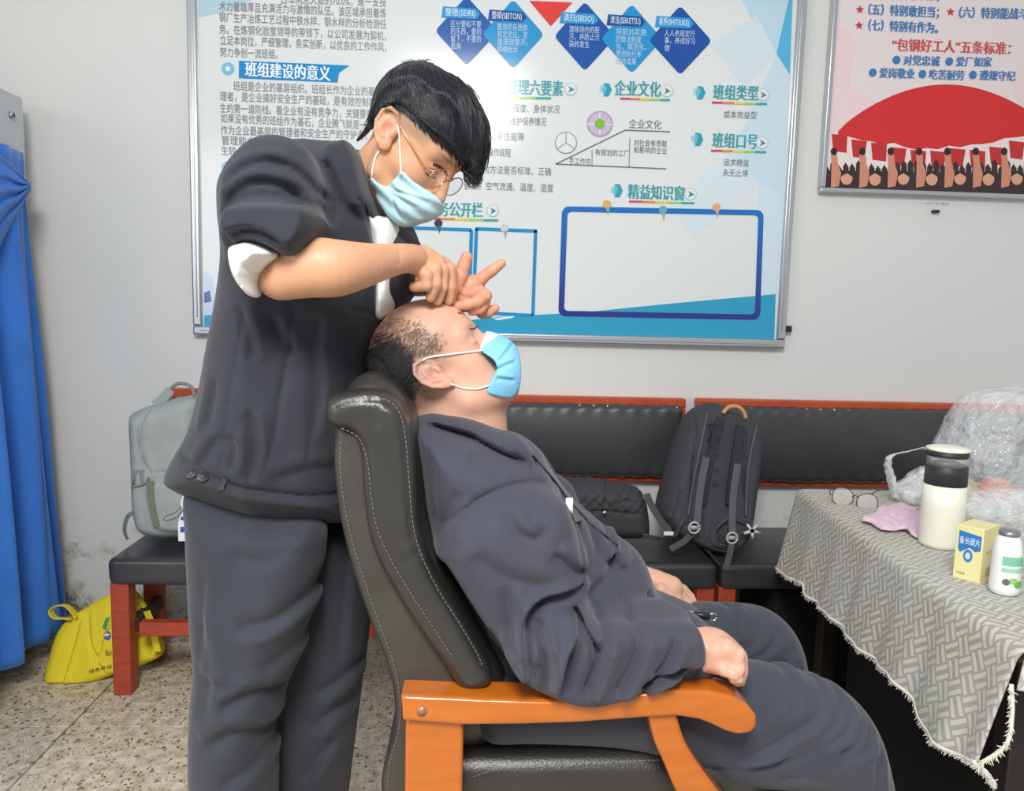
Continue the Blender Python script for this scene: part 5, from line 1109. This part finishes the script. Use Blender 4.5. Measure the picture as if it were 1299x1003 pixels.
# ---- jacket of the standing man
YJ = 1.39
tq = [(437, 178), (452, 196), (466, 226), (476, 262), (492, 276), (512, 284), (530, 306), (531, 330), (520, 372), (500, 400), (482, 440), (472, 520), (470, 600), (460, 660), (430, 664), (400, 661), (340, 649), (290, 636), (250, 620), (228, 605), (224, 590), (234, 568), (248, 544), (255, 525), (263, 490), (272, 440), (281, 390), (288, 330), (286, 280), (290, 235), (300, 205), (330, 185), (372, 178), (400, 183), (418, 180)]
po_t = px_poly(tq, YJ, 4)
po_sh = px_poly([(462, 258), (470, 276), (478, 286), (490, 281), (497, 297), (494, 345), (488, 394), (476, 397), (477, 330), (471, 300)], 1.35, 3)
sleeve_q = px_poly([(279, 250), (283, 225), (300, 198), (324, 178), (352, 173), (381, 182), (402, 205), (408, 240), (404, 272), (394, 300), (377, 323), (360, 324), (345, 316), (328, 309), (312, 308), (298, 313), (284, 298)], 1.22, 4)
cuff_q = px_poly([(284, 268), (300, 258), (350, 256), (396, 262), (402, 280), (396, 302), (378, 323), (360, 325), (345, 317), (328, 310), (312, 310), (299, 314), (286, 298)], 1.12, 4)
yoke_q = px_poly([(375, 184), (415, 181), (440, 190), (458, 225), (468, 268), (472, 300), (440, 330), (400, 320), (370, 280)], 1.34, 4)
collar_q = px_poly([(410, 184), (424, 176), (438, 174), (449, 190), (458, 220), (466, 250), (463, 265), (452, 270), (438, 262), (425, 235), (414, 208)], 1.30, 4)
def f_js(p):
    x, z = p[:, 0], p[:, 2]
    yc = YJ+.45*np.clip((x+.36), 0, .3)     # turned a little to the room
    hh = .150+.035*np.clip((1.5-z)/.5, 0, 1); d = inflate(p, po_t, yc, hh, .10)
    d = smin(d, inflate(p, sleeve_q, 1.22, .085, .07), .045); d = smin(d, inflate(p, cuff_q, 1.155, .085, .020), .03)
    far = chain(p, [tuple(P(455, 240, 1.58))+(.075,), tuple(P(492, 318, 1.60))+(.062,), tuple(P(505, 345, 1.58))+(.055,)], .02); d = smin(d, far, .02)
    d = smin(d, inflate(p, yoke_q, 1.40, .10, .05), .035)
    d = smin(d, inflate(p, collar_q, 1.355, .075, .014), .012)
    s1 = dict(Y=1.15, S=True, ymax=1.30)
    for s, w_, a in (([(284, 262), (300, 246), (330, 235), (362, 240), (385, 262)], .009, .011), ([(282, 276), (300, 256), (330, 248), (365, 252)], .007, .006),
        ([(286, 240), (305, 218), (335, 208), (365, 214)], .008, .006), ([(330, 200), (372, 214), (394, 242)], .007, .005), ([(300, 305), (325, 296), (350, 300), (378, 318)], .007, .006), ([(365, 230), (385, 244)], .006, .003)): d = d+fold(p, s, wid=w_, dep=a, **s1)
    f2 = dict(Y=1.22, ymax=YJ)
    d = d+fold(p, [(395, 188), (404, 210), (412, 245), (410, 280)], 1.2, .006, .006, YJ)
    for s, w_, a in (([(309, 380), (302, 440), (290, 520), (284, 600)], .004, .0035), ([(366, 385), (362, 440), (352, 500), (345, 560), (332, 612)], .004, .004), ([(418, 390), (448, 396), (478, 408)], .003, .003), ([(384, 430), (390, 500), (388, 560), (386, 600)], .004, .0025)): d = d+fold(p, s, wid=w_, dep=a, **f2)
    f3 = dict(Y=1.23, S=True, ymax=YJ)
    for s, w_, a in (([(296, 548), (302, 570), (298, 596)], .010, .007), ([(262, 550), (268, 520), (274, 480)], .012, .007), ([(318, 520), (326, 560), (322, 610)], .012, .007), ([(340, 400), (352, 430), (368, 450)], .014, .009), ([(400, 400), (392, 440), (398, 490), (394, 560)], .012, .007), ([(428, 420), (430, 480), (420, 560), (424, 620)], .012, .008), ([(300, 388), (315, 420), (322, 460)], .012, .008), ([(258, 590), (270, 570), (284, 548)], .012, .006), ([(345, 610), (390, 600), (430, 608)], .014, .005), ([(455, 430), (450, 480), (452, 540)], .012, .006)): d = d+fold(p, s, wid=w_*.85, dep=a*.8, **f3)
    d = d+fold(p, [(218, 578), (250, 590), (300, 612), (360, 628), (420, 640), (460, 640)], 1.23, .006, .006, YJ)      # waistband seam
    d = d+fold(p, [(216, 590), (250, 603), (300, 624), (360, 640), (420, 652), (465, 653)], 1.23, .010, -.004, YJ)
    return smax(d+.0016*waves(p, 26, 11), -np.maximum(po_sh(x, z), p[:, 1]-1.45), .004)
lo, hi = bounds_px([(200, 160), (545, 680)], 1.07, 1.70, .02); surf_obj('jacket', f_js, lo, hi, .0043, jack, pm)
for a, b in ((243, 601), (257, 605)):
    c = hit(f_js, a, b, 1.0, 1.6, .001)[0][0]; g = grad(f_js, c[None])[0]; bt = link('button', merge([tube_arrays([c-g*.002, c+g*.003], .009, 16)]), mat('grey_button', '55565c', rough=.35, metal=.4), pm); link('button_rim', merge([tube_arrays([c+g*.003, c+g*.0045], .0055, 12)]), mat('dark_button', '3a3a40', rough=.4), bt)
decal('waist_tab', [(281, 606), (287, 607), (283, 622), (277, 621)], f_js, jack2, pm, .002, 1.0, 1.6)
# white shirt at the neck and rolled inner sleeve
po_sh2 = px_poly([(455, 245), (478, 270), (496, 272), (505, 300), (502, 350), (494, 400), (470, 402), (468, 330)], 1.37, 3)
surf_obj('shirt', lambda p: inflate(p, po_sh2, 1.42, .085, .04)+fold(p, [(482, 290), (484, 330), (482, 380)], 1.34, .004, .003), *bounds_px([(445, 235), (520, 415)], 1.32, 1.52, .01), .003, white_c, pm)
slq = px_poly([(298, 317), (312, 309), (328, 308), (357, 323), (340, 338), (328, 356), (327, 378), (312, 366), (301, 345)], 1.15, 4, h=.002)
def f_sl(p): return inflate(p, slq, 1.145, .075, .03)+fold(p, [(305, 325), (318, 345), (326, 362)], 1.1, .003, .0025)+fold(p, [(315, 312), (300, 330), (318, 345)], 1.1, .003, .0015)
surf_obj('undersleeve', f_sl, *bounds_px([(290, 300), (365, 385)], 1.08, 1.24, .01), .003, white_c, pm)
# trousers and shoes of the standing man
ln = px_poly([(243, 615), (300, 630), (360, 650), (408, 660), (412, 700), (402, 760), (385, 820), (360, 880), (350, 930), (352, 1003), (345, 1150), (335, 1270), (244, 1270), (246, 1150), (244, 1003), (244, 930), (246, 880), (250, 840), (246, 790), (243, 720), (241, 670)], 1.30, 4)
lf = px_poly([(330, 640), (400, 655), (440, 660), (462, 690), (470, 740), (468, 800), (460, 860), (452, 920), (442, 1003), (430, 1100), (420, 1190), (335, 1190), (340, 1003), (335, 900), (330, 780)], 1.46, 4)
def f_ts(p):
    d = smin(inflate(p, ln, 1.30, .10, .075), inflate(p, lf, 1.47, .10, .07), .008)+.002*waves(p, 15, 21)
    for s, w_, a in (([(262, 720), (256, 790), (250, 860)], .006, .004), ([(405, 745), (385, 765), (345, 788), (300, 795)], .014, .010), ([(395, 800), (370, 830), (330, 850)], .014, .007), ([(290, 700), (330, 712), (380, 702)], .016, .006), ([(280, 900), (320, 880), (350, 890)], .014, .010), ([(262, 950), (300, 930), (340, 960)], .016, .010), ([(250, 770), (262, 840), (258, 920)], .012, .006), ([(300, 660), (302, 680)], .004, .003), ([(335, 965), (310, 985), (280, 995)], .014, .008), ([(240, 850), (262, 870), (300, 868)], .012, .006)): d = d+fold(p, s, 1.21, w_, a, 1.35, S=True)
    for s, w_, a in (([(440, 690), (436, 760), (428, 850)], .012, .006), ([(455, 850), (430, 865), (400, 880)], .014, .008), ([(448, 900), (420, 905), (395, 925)], .014, .009), ([(425, 940), (405, 960), (385, 990)], .014, .008)): d = d+fold(p, s, 1.38, w_, a, 1.47, S=True)
    return d
lo, hi = bounds_px([(215, 605), (490, 1290)], 1.17, 1.60, .02); lo[2] = .05; surf_obj('trousers', f_ts, lo, hi, .0065, trou, pm)
for px_, Y_ in ((290, 1.30), (375, 1.47)):
    a = P(px_, 1003, Y_)[0]; surf_obj('shoe', lambda p: np.maximum(smin(chain(p, [(a, Y_, .05, .048), (a+.14, Y_-.03, .03, .042)], .02), ell(p, (a, Y_, .08), (.05, .045, .05)), .02), .001-p[:, 2]), (a-.1, Y_-.1, -.01), (a+.22, Y_+.08, .16), .006, shoe, pm)
# ------------------------------------------------------------------ seated man
ps = thing('person', 'seated man in dark navy work clothes reclining with head back, eyes closed, blue mask', 'person', (.15, 1.39, 0))
HR = head_frame(P(558, 469, 1.375), math.radians(-38), math.radians(4), 1.04)
def head_r(p):
    q = to_head(p, HR); q[:, 0] *= np.where(q[:, 0] > 0, 1.09, 1); d = head_parts(q)*HR[2]; d = smin(d, ell(q, (.045, 0, -.06), (.045, .058, .045))*HR[2], .02)
    for s in (-1, 1): d = smin(d, ear_sdf(q, s)*HR[2], .003)
    return d
neck_r = chpx([(560, 490, 1.385, 46), (582, 515, 1.385, 52), (580, 560, 1.39, 62), (570, 620, 1.39, 80)], .02); neck_r2 = chpx([(612, 492, 1.385, 26), (606, 520, 1.385, 30), (604, 556, 1.385, 34)], .02)
def f_hr(p):
    q = to_head(p, HR); d = smin(smin(head_r(p), neck_r(p), .02), neck_r2(p), .02)
    d = d+fold(p, [(560, 470), (600, 468), (640, 470)], 1.3, .003, .0)
    for s in (-1,): d = d+.0015*np.exp(-((q[:, 2]-.0)/.0016)**2)*np.exp(-((q[:, 1]-s*.033)/.016)**2)*(q[:, 0] > .06)
    return d
YN2 = 1.135
fq_ = px_poly([(880, 806), (900, 803), (921, 806), (937, 818), (948, 836), (947, 857), (944, 871), (936, 868), (922, 858), (909, 852), (880, 850)], 1.15, 4, h=.002)
fist = [chpx(r, .004) for r in ([(880, 828, YN2+.02, 22), (905, 828, YN2+.015, 22), (922, 834, YN2+.01, 24), (925, 842, YN2+.01, 22)],
    [(922, 822, YN2-.0, 15), (936, 830, YN2-.004, 12), (938, 848, YN2-.012, 9.5), (930, 862, YN2-.014, 8)], [(924, 824, YN2+.02, 15), (938, 832, YN2+.018, 11), (940, 852, YN2+.01, 9.5), (934, 865, YN2+.01, 8)],
    [(920, 820, YN2+.042, 14), (936, 828, YN2+.042, 11), (939, 850, YN2+.036, 9), (934, 862, YN2+.036, 8)], [(915, 820, YN2+.06, 13), (930, 826, YN2+.062, 10), (934, 846, YN2+.058, 8.5), (930, 858, YN2+.056, 7)],
    [(905, 842, YN2+.012, 14), (918, 850, YN2-.012, 10), (930, 856, YN2-.02, 8), (938, 862, YN2-.018, 7)])]
def f_fist(p):
    d = fist[0](p)
    d = inflate(p, fq_, 1.165, .042, .028)
    for f in fist[1:]: d = smin(d, f(p)+.003, .010)
    for s in ([(950, 830), (938, 838), (928, 842)], [(950, 845), (940, 852), (930, 856)], [(940, 822), (930, 826)]): d = d+fold(p, s, 1.13, .002, .0015, 1.2)
    return d
YF = 1.56
far_h = [chpx(r, .003) for r in ([(806, 727, YF+.02, 14), (830, 737, YF+.01, 15), (850, 746, YF, 17)], [(846, 738, YF+.02, 11), (864, 750, YF+.015, 9), (876, 762, YF+.01, 7.5), (880, 772, YF+.005, 6)],
    [(846, 742, YF+.005, 11), (862, 754, YF, 8.6), (872, 766, YF-.004, 7.4), (874, 777, YF-.008, 6)], [(844, 746, YF-.012, 10), (857, 758, YF-.016, 8), (865, 769, YF-.02, 7), (868, 778, YF-.022, 5.6)],
    [(838, 748, YF-.026, 9), (849, 758, YF-.03, 7.4), (856, 767, YF-.034, 6.4), (858, 775, YF-.036, 5.2)], [(838, 734, YF+.03, 10), (852, 740, YF+.035, 8), (866, 748, YF+.035, 7), (876, 757, YF+.032, 6)])]
def f_fh(p):
    d = far_h[0](p)
    for f in far_h[1:]: d = smin(d, f(p), .004)
    return d
core2 = [chpx(r, .02) for r in ([(575, 600, 1.39, 60), (640, 690, 1.39, 55)], [(620, 650, 1.38, 50), (600, 690, 1.27, 36), (680, 825, 1.21, 34), (800, 832, 1.18, 26), (880, 828, 1.16, 20)], [(640, 680, 1.42, 50), (690, 680, 1.54, 36), (740, 738, 1.58, 30), (806, 728, 1.572, 13)])]
n_hr = near(f_hr, *bounds_px([(470, 378), (662, 655)], 1.26, 1.52, .02)); n_fi = near(f_fist, *bounds_px([(858, 800), (950, 875)], 1.10, 1.23, .01)); n_fh = near(f_fh, *bounds_px([(796, 700), (890, 785)], 1.51, 1.62, .01))
def f_br(p):
    d = np.minimum(np.minimum(n_hr(p), n_fi(p)), n_fh(p))
    for f in core2: d = np.minimum(d, f(p))
    return d
lo, hi = bounds_px([(465, 375), (955, 880)], 1.09, 1.64, .005); V, Q = surf(f_br, lo-.01, hi+.01, .0024); me = from_np(V, Q); q = to_head(V, HR); hd = f_hr(V) < .004; nh = hd & (np.linalg.norm(q, axis=1) < .22)
c = np.tile(skin_b, (len(V), 1)); c = col_mix(c, 'da8a7c', (.6*blob(q, (-.002, -.084, .002), (.03, .02, .04))+.3*blob(q, (.06, -.045, -.015), (.03, .03, .025)))*nh)
scalp = (blob(q, (-.05, -.05, .02), (.06, .07, .05))*1.2+blob(q, (.012, -.07, .05), (.045, .05, .035))*.8)*nh*(q[:, 2] > -.07); c = col_mix(c, '8b7a6c', .75*np.clip(scalp, 0, 1))
c = col_mix(c, '4a2e28', .85*blob(q, (.091, -.034, -.001), (.014, .014, .0020))*nh); c = col_mix(c, '6a4a3c', .45*blob(q, (.09, -.030, .028), (.02, .018, .004))*nh)
paint(me, c); link('body', me, skin, ps)
# hair of the seated man: short, thin at the temple, dense at the back
hr_q = [(470, 436), (486, 414), (500, 399), (518, 403), (536, 415), (558, 428), (566, 443), (550, 452), (530, 455), (522, 470), (523, 488), (520, 512), (516, 520), (500, 505), (480, 485), (470, 460)]
dense_q = [(470, 440), (484, 436), (500, 434), (512, 446), (520, 460), (518, 486), (520, 512), (510, 518), (494, 500), (476, 478), (470, 455)]
def flow_r(p): return (np.array([[-.5, 0, -.75]])+0*p)
po_hr = px_poly([(466, 455), (478, 448), (492, 450), (504, 462), (512, 480), (520, 505), (516, 520), (504, 518), (486, 500), (472, 480)], 1.39, 3, h=.002)
def f_hairr(p):
    q = to_head(p, HR); return smax(head_parts(q)*HR[2]-.0035-.0025*waves(p, 160, 2), po_hr(p[:, 0], p[:, 2])+.006+.006*waves(p, 90, 5), .003)
lo, hi = bounds_px([(455, 405), (535, 535)], 1.24, 1.54, .01); VH, QH = surf(f_hairr, lo, hi, .003)
hr = link('hair', from_np(VH, QH), mat('grey_black_hair', '434145', rough=.7, var=.5, vs=60, bump=.8, bs=120), ps)
f_hcap = lambda p: np.minimum(head_parts(to_head(p, HR))*HR[2], f_hairr(p))
sb_d, sb_r = seed_box(dense_q), seed_box(hr_q)
s1_ = strands('hair_strand', f_hcap, 3600, lambda r: (lambda a: a+r.normal(size=2)*9)(sb_d(r)), flow_r, .012, .00042, mat('dark_short_hair', '3a383a', rough=.6), hr, seg=4, curl=.45, lift=.007, jit=.5, seed=5); s1_['kind'] = 'stuff'
s2_ = strands('hair_strand', f_hcap, 1500, lambda r: (lambda a: a+r.normal(size=2)*5)(sb_r(r)), flow_r, .009, .00032, mat('thin_brown_hair', '7d6c5a', rough=.6), hr, seg=4, curl=.5, lift=.002, jit=.7, seed=6); s2_['kind'] = 'stuff'
tube('eyelashes', hug([(596, 417), (600, 417), (604, 415), (607, 413)], f_hr, .0003, 4, 1.1, 1.7), .0010, lash, ps, 5)
tag(lashes('eyebrow', [(580, 398), (588, 396), (597, 399)], f_hr, ps, 26, .0004, 4), kind='stuff')
# mask of the seated man
mq2 = [(621, 411), (633, 415), (648, 426), (658, 446), (660, 470), (658, 490), (648, 502), (630, 499), (617, 493), (622, 480), (630, 464), (624, 453), (609, 442), (614, 428)]
po_m2 = px_poly(mq2, 1.36, 3, h=.002)
def f_mr(p):
    q = to_head(p, HR); b = ell(q, (.082, 0, -.055), (.044, .054, .056))*HR[2]; d = smin(head_r(p), b, .02)-.004
    d = smax(d, po_m2(p[:, 0], p[:, 2]), .003)
    for s in ([(632, 458), (642, 447), (652, 436)], [(630, 468), (642, 462), (655, 458)], [(628, 478), (640, 480), (653, 482)]): d = d+fold(p, s, 1.33, .004, .003, 1.40, S=True)
    return d
lo, hi = bounds_px([(600, 400), (668, 512)], 1.26, 1.50, .01); VM, QM = surf(f_mr, lo, hi, .0023); me = from_np(VM, QM)
qq = to_head(VM, HR); cc_ = np.tile(np.array(lin('7fc0e4')[:3]), (len(VM), 1)); cc_ = col_mix(cc_, 'd5e6ee', (qq[:, 2] > -.012)*.8); paint(me, cc_); mk = link('face_mask', me, mat('mask_blue_bright', '7fc0e4', rough=.7, attr='tint', bump=.3, bs=240, bdist=.0006), ps)
f_hd2 = lambda p: np.minimum(f_hr(p), f_mr(p))
tube('ear_loop', hug([(612, 444), (590, 447), (565, 450), (545, 453), (536, 457)], f_hd2, .0018, 5, 1.1, 1.7), .0017, elas, mk, 6); tube('ear_loop', hug([(620, 489), (605, 493), (588, 492), (572, 487)], f_hd2, .0018, 5, 1.1, 1.7), .0017, elas, mk, 6)
# jacket of the seated man
bq = px_poly([(527, 534), (545, 526), (590, 534), (634, 547), (660, 553), (686, 572), (706, 600), (730, 632), (760, 662), (790, 686), (812, 703), (822, 722), (828, 740), (842, 758), (880, 774), (896, 786), (890, 820), (850, 850), (780, 880), (700, 880), (650, 862), (618, 830), (585, 770), (552, 700), (538, 650), (532, 590)], YJ, 4)
sl_q = px_poly([(552, 692), (562, 660), (582, 640), (620, 622), (660, 617), (700, 625), (726, 645), (740, 690), (744, 730), (748, 762), (790, 764), (838, 762), (870, 773), (892, 786), (903, 805), (903, 828), (898, 848), (872, 854), (840, 868), (800, 886), (760, 899), (730, 897), (700, 886), (666, 868), (645, 836), (612, 792), (582, 742), (560, 708)], 1.21, 4)
shp_q = px_poly([(528, 540), (560, 545), (610, 560), (660, 590), (700, 620), (690, 660), (620, 670), (560, 700), (545, 660), (535, 600)], 1.26, 4)
ov_q = px_poly([(640, 825), (700, 800), (800, 800), (880, 800), (897, 815), (897, 844), (872, 853), (840, 868), (800, 887), (760, 899), (730, 898), (700, 887), (666, 869)], 1.10, 4)
col_q = px_poly([(523, 533), (545, 527), (563, 529), (597, 535), (634, 548), (657, 553), (677, 575), (673, 599), (655, 592), (640, 586), (600, 566), (560, 556), (535, 548)], 1.28, 3)
def f_jr(p):
    d = inflate(p, bq, YJ, .19, .11); d = smin(d, inflate(p, shp_q, 1.27, .10, .06), .03)
    ysl = 1.205+.0*p[:, 0]; d = smin(d, inflate(p, sl_q, ysl, .078, .06), .014)
    d = smin(d, inflate(p, ov_q, 1.125, .045, .022), .02)
    d = smin(d, inflate(p, col_q, 1.295, .045, .012), .003)
    farsl = chain(p, [tuple(P(690, 640, 1.58))+(.07,), tuple(P(740, 742, 1.59))+(.055,), tuple(P(794, 728, 1.56))+(.028,)], .02); d = smin(d, farsl, .01)
    a = dict(Y=1.14, S=True, ymax=1.30)
    for s, w_, e in (([(673, 845), (668, 810), (670, 780), (690, 760), (720, 752), (745, 752)], .010, .013), ([(708, 858), (712, 840), (722, 810), (735, 785)], .010, .009), ([(728, 768), (736, 785), (748, 800), (752, 815)], .008, .010), ([(765, 780), (752, 820), (742, 848), (736, 858)], .011, .010), ([(805, 780), (795, 820), (780, 848), (772, 860)], .012, .007), ([(868, 834), (840, 838), (816, 850), (806, 858)], .010, .011), ([(850, 790), (836, 820), (820, 840)], .010, .007), ([(642, 648), (654, 672), (680, 682), (690, 665)], .014, .006), ([(560, 720), (590, 770), (625, 820)], .012, .006), ([(640, 740), (650, 790), (660, 830)], .016, .008), ([(700, 700), (722, 720), (742, 742)], .014, .008), ([(600, 700), (640, 730), (700, 745)], .020, .005), ([(620, 800), (640, 836), (660, 852)], .012, .006), ([(680, 780), (690, 820), (690, 860)], .012, .008)): d = d+fold(p, s, wid=w_*.8, dep=e*1.25, **a)
    b = dict(Y=1.16, ymax=1.34)
    for s, w_, e in (([(554, 688), (566, 668), (584, 652), (602, 640), (622, 629), (650, 622), (682, 624), (706, 634), (722, 648)], .005, .006), ([(722, 648), (734, 680), (739, 720), (738, 755)], .005, .006), ([(536, 560), (548, 600), (550, 650), (556, 685)], .0035, .004), ([(535, 550), (560, 558), (600, 570), (640, 591), (674, 604)], .006, .009), ([(876, 774), (884, 800), (880, 830), (872, 852)], .0035, .004), ([(733, 640), (750, 668), (770, 720), (765, 745)], .004, .004)): d = d+fold(p, s, wid=w_, dep=e, **b)
    c = dict(Y=1.22, S=True, ymax=1.4)
    for s, w_, e in (([(760, 690), (770, 720), (800, 740), (826, 740)], .012, .008), ([(745, 752), (780, 735), (812, 716), (824, 712)], .012, .009), ([(780, 700), (790, 715), (785, 735)], .010, .006), ([(700, 600), (730, 645), (765, 680), (800, 705)], .006, .006), ([(595, 575), (620, 585), (642, 600)], .012, .005), ([(585, 615), (570, 640), (562, 665)], .012, .005)): d = d+fold(p, s, wid=w_, dep=e, **c)
    hole = cone(p, P(890, 826, 1.16), P(945, 826, 1.12), .026, .032); d = smax(d, -hole, .004)
    return d+.0015*waves(p, 24, 13)
lo, hi = bounds_px([(515, 515), (920, 925)], 1.04, 1.68, .02); surf_obj('jacket', f_jr, lo, hi, .0040, jack2, ps)
decal('pen_pocket', [(722, 632), (728, 630), (733, 645), (738, 660), (730, 662), (724, 648)], f_jr, jack, ps, .002, 1.0, 1.7)
cpt = hit(f_jr, 722, 642, 1.0, 1.8, .002)[0][0]; box('pocket_card', cpt+np.array([-.006, -.003, -.018]), cpt+np.array([.006, .002, .014]), white_c, ps, bev=.002)
tube('zip', hug([(676, 578), (700, 606), (726, 640), (752, 666), (784, 692)], f_jr, .001, 5, 1.0, 1.7), .0022, mat('zip_black', '202024', rough=.4), ps, 6)
# trousers of the seated man
nq = px_poly([(600, 860), (700, 846), (800, 838), (880, 838), (940, 842), (1000, 850), (1052, 865), (1085, 887), (1108, 920), (1121, 965), (1128, 1010), (1133, 1100), (1131, 1200), (1121, 1330), (1052, 1330), (1050, 1200), (1048, 1100), (1046, 1040), (1040, 1000), (1015, 990), (960, 986), (900, 982), (860, 955), (780, 936), (680, 930), (610, 925)], 1.25, 4)
fq = px_poly([(700, 760), (780, 760), (860, 766), (920, 768), (965, 771), (992, 784), (1010, 808), (1019, 840), (1022, 880), (1020, 960), (1010, 1060), (1000, 1130), (940, 1130), (944, 1040), (942, 960), (930, 900), (880, 880), (780, 870), (700, 860)], 1.54, 4)
def f_tr(p):
    d = smin(inflate(p, nq, 1.25, .092, .07), inflate(p, fq, 1.54, .092, .065), .01); d = smin(d, chain(p, [tuple(P(650, 890, 1.32))+(.09,), tuple(P(680, 870, 1.46))+(.09,)], .03), .03)
    a = dict(Y=1.165, S=True, ymax=1.28)
    for s, w_, e in (([(1092, 905), (1080, 925), (1040, 945), (985, 962)], .008, .007), ([(1035, 915), (1000, 932), (960, 955), (915, 970)], .009, .008), ([(1112, 930), (1100, 950), (1060, 965)], .009, .006), ([(900, 978), (960, 972), (1010, 962), (1052, 950)], .008, .007), ([(1048, 990), (1020, 985), (980, 992)], .008, .006), ([(900, 905), (940, 900), (990, 880)], .014, .004), ([(1120, 960), (1112, 1000), (1115, 1040)], .010, .006), ([(1010, 880), (970, 905), (930, 930)], .012, .004)): d = d+fold(p, s, wid=w_, dep=e, **a)
    b = dict(Y=1.46, S=True, ymax=1.56)
    for s, w_, e in (([(956, 778), (938, 795), (932, 812)], .008, .008), ([(1000, 800), (975, 820), (950, 835)], .009, .006), ([(1008, 820), (995, 840), (975, 850)], .008, .006), ([(985, 790), (960, 812), (940, 826)], .009, .005), ([(1014, 838), (1006, 855)], .008, .005)): d = d+fold(p, s, wid=w_, dep=e, **b)
    return d+.0014*waves(p, 18, 17)
lo, hi = bounds_px([(590, 750), (1160, 1340)], 1.14, 1.66, .02); lo[2] = .05; surf_obj('trousers', f_tr, lo, hi, .0055, trou2, ps)
for px_, Y_ in ((1095, 1.25), (970, 1.54)):
    a = P(px_, 1200, Y_)[0]; surf_obj('shoe', lambda p: np.maximum(smin(chain(p, [(a, Y_, .05, .048), (a+.15, Y_-.02, .03, .042)], .02), ell(p, (a, Y_, .08), (.05, .045, .05)), .02), .001-p[:, 2]), (a-.1, Y_-.1, -.01), (a+.24, Y_+.08, .16), .006, shoe, ps)
# key fob on the thigh
kf = thing('key_fob', 'small black and silver key fob lying under the seated man\'s far hand', 'key fob', P(888, 780, 1.36))
a, b = P(876, 779, 1.37), P(901, 782, 1.36); tube('body', [a, (a+b)/2+np.array([0, 0, .001]), b], .0065, MATS['black_plastic'], kf, 8)
tube('ring', [b+np.array([.004+.007*math.cos(t), -.002, .007*math.sin(t)]) for t in np.linspace(0, 2*PI, 13)], .0016, steel, kf, 6); tube('clip', [a+np.array([-.006, -.004, .006]), a+np.array([.004, -.006, .007])], .003, steel, kf, 6)
